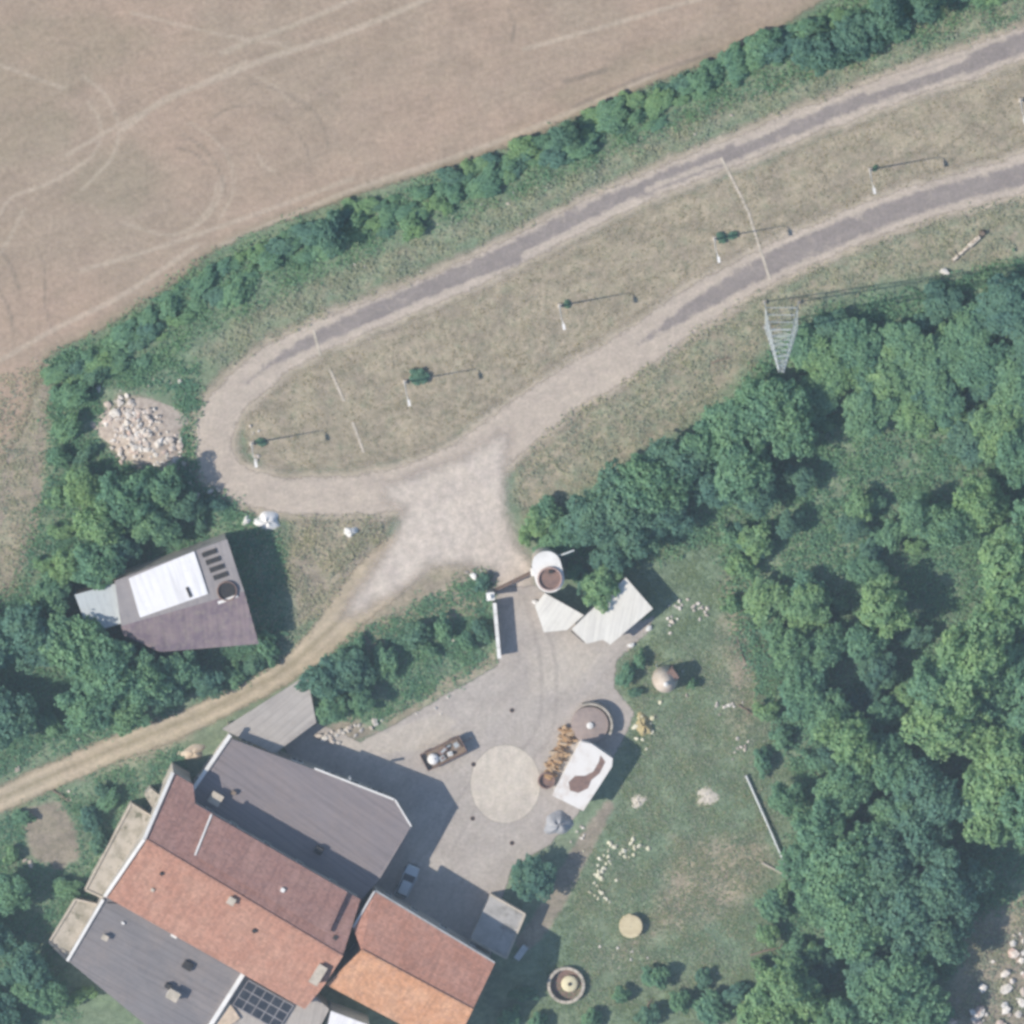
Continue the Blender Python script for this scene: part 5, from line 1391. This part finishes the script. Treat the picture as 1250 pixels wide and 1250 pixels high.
MB().lathe([(0.12, 0.52), (0.2, 0.64)], n=8).build('tied_neck', m_tarp, t, local=True)
for (x, y, lx, ly, lz, mm, lb) in ((0.1, 0.3, 1.2, 0.6, 0.4, m_rust, 'rusty box part in the scrap wagon'), (0.7, -0.4, 0.6, 0.5, 0.5, m_white, 'white appliance casing in the scrap wagon'), (-0.4, -0.5, 0.7, 0.6, 0.3, m_steel, 'grey metal casing in the scrap wagon'), (0.9, 0.5, 0.9, 0.4, 0.25, m_dark, 'black battery case in the scrap wagon'), (1.8, 0.2, 1.0, 1.2, 0.2, m_wood, 'dark timber pallet at the front of the scrap wagon')):
    q = on_wagon(x, y, 0.91)
    t = thing('scrap_box', lb, 'scrap', q, math.radians(27) + random.uniform(-.4, .4))
    MB().box((0, 0, lz / 2), (lx, ly, lz)).build('casing', mm, t, local=True)
    MB().box((0.05, 0, lz + 0.02), (lx * .6, ly * .5, 0.04)).build('lid', m_steel if mm is not m_steel else m_rust, t, local=True)

# ---- parked car in the barn's shade
cc = G(497, 1076, 0.7)
m_car = mat_plain('pale_car_paint', (0.50, 0.55, 0.58, 1), (0.48, 0.53, 0.56, 1), 1, 0.25, 0.2, 0.5, bump=0.0)
ct = thing('parked_car', 'pale silver-blue hatchback parked in the shade below the barn', 'car', (cc.x, cc.y, 0), math.radians(66))
prof = [(-2.05, .35, .62), (-2.1, .75, .72), (-1.95, 1.0, .78), (1.0, 1.0, .8), (1.9, .82, .74), (2.1, .65, .66), (2.08, .35, .62)]
bm_ = MB()
P = []; n_ = len(prof)
for s_ in (-1, 1):
    for (x, z, wv) in prof: P.append((x, s_ * (wv + 0.08), z))
bm_.add(P, [tuple(range(n_)), tuple(range(n_, 2 * n_))[::-1]] + [(i, n_ + i, n_ + (i + 1) % n_, (i + 1) % n_) for i in range(n_)])
body = bm_.build('body', m_car, ct, local=True)
bv = body.modifiers.new('bevel', 'BEVEL'); bv.width = 0.08; bv.segments = 3
gh = MB()
lo = [(-1.9, -.74), (0.95, -.74), (0.95, .74), (-1.9, .74)]; hi = [(-1.55, -.58), (0.15, -.58), (0.15, .58), (-1.55, .58)]
gh.add([(x, y, 1.0) for x, y in lo] + [(x, y, 1.42) for x, y in hi], [(0, 1, 5, 4), (1, 2, 6, 5), (2, 3, 7, 6), (3, 0, 4, 7), (4, 5, 6, 7)])
gh.build('greenhouse', m_glass, ct, local=True)
rf = MB().box((-0.7, 0, 1.44), (1.72, 1.2, 0.06)).build('roof', m_car, ct, local=True)
for sx in (-1.25, 1.3):
    for sy in (-1, 1):
        wh = MB().tube([(sx, sy * .68, .31), (sx, sy * .88, .31)], .31, 18).build('wheel', m_dark, ct, local=True)
        MB().tube([(sx, sy * .87, .31), (sx, sy * .9, .31)], .19, 12).build('rim', m_steel, wh, local=True)
for sy in (-1, 1):
    MB().box((2.06, sy * .55, .72), (.1, .3, .14)).build('headlight', m_white, ct, local=True)
    MB().box((-2.08, sy * .6, .82), (.08, .2, .2)).build('tail_light', m_rust, ct, local=True)
    MB().box((0.75, sy * .92, 1.0), (.14, .16, .12)).build('mirror', m_car, ct, local=True)
MB().box((2.12, 0, .45), (.1, 1.5, .16)).build('bumper', m_dark, ct, local=True)

# ---- drain covers in the yard
for (x, y, lb) in ((625, 867, 'dark round drain cover alone in the upper yard'), (578, 933, 'dark round drain cover between the wagon and the pale round pad'), (577, 999, 'dark round drain cover at the lower left of the pale round pad'), (625, 1029, 'dark round drain cover below the pale round pad')):
    q = G(x, y)
    t = thing('drain_cover', lb, 'drain cover', (q.x, q.y, 0.03))
    MB().lathe([(0.30, 0), (0.30, 0.03), (0.24, 0.03), (0.24, 0.01)], n=18).build('frame', m_rust, t, local=True)
    MB().lathe([(0.235, 0), (0.235, 0.02)], n=18).build('lid', m_dark, t, local=True)

# ---- thin summer haze around camera and scene
hz = MB().box((0, 0, 38.5), (1900, 1900, 79)).build('haze', bpy.data.materials.new('haze_air'))
hm = bpy.data.materials['haze_air']; hm.use_nodes = True; hm.node_tree.nodes.clear()
ho = hm.node_tree.nodes.new('ShaderNodeOutputMaterial'); hv = hm.node_tree.nodes.new('ShaderNodeVolumePrincipled')
hv.inputs['Color'].default_value = (0.66, 0.82, 1.0, 1)
hv.inputs['Density'].default_value = 0.0014
hm.node_tree.links.new(hv.outputs[0], ho.inputs['Volume'])
tag(hz, kind='stuff', label='thin pale summer haze over the whole farm', cat='haze')

# remove unused prototypes
for rec in TREE_P + SHRUB_P:
    if not rec[1]:
        for ch in list(rec[0].children): bpy.data.objects.remove(ch)
        bpy.data.objects.remove(rec[0])
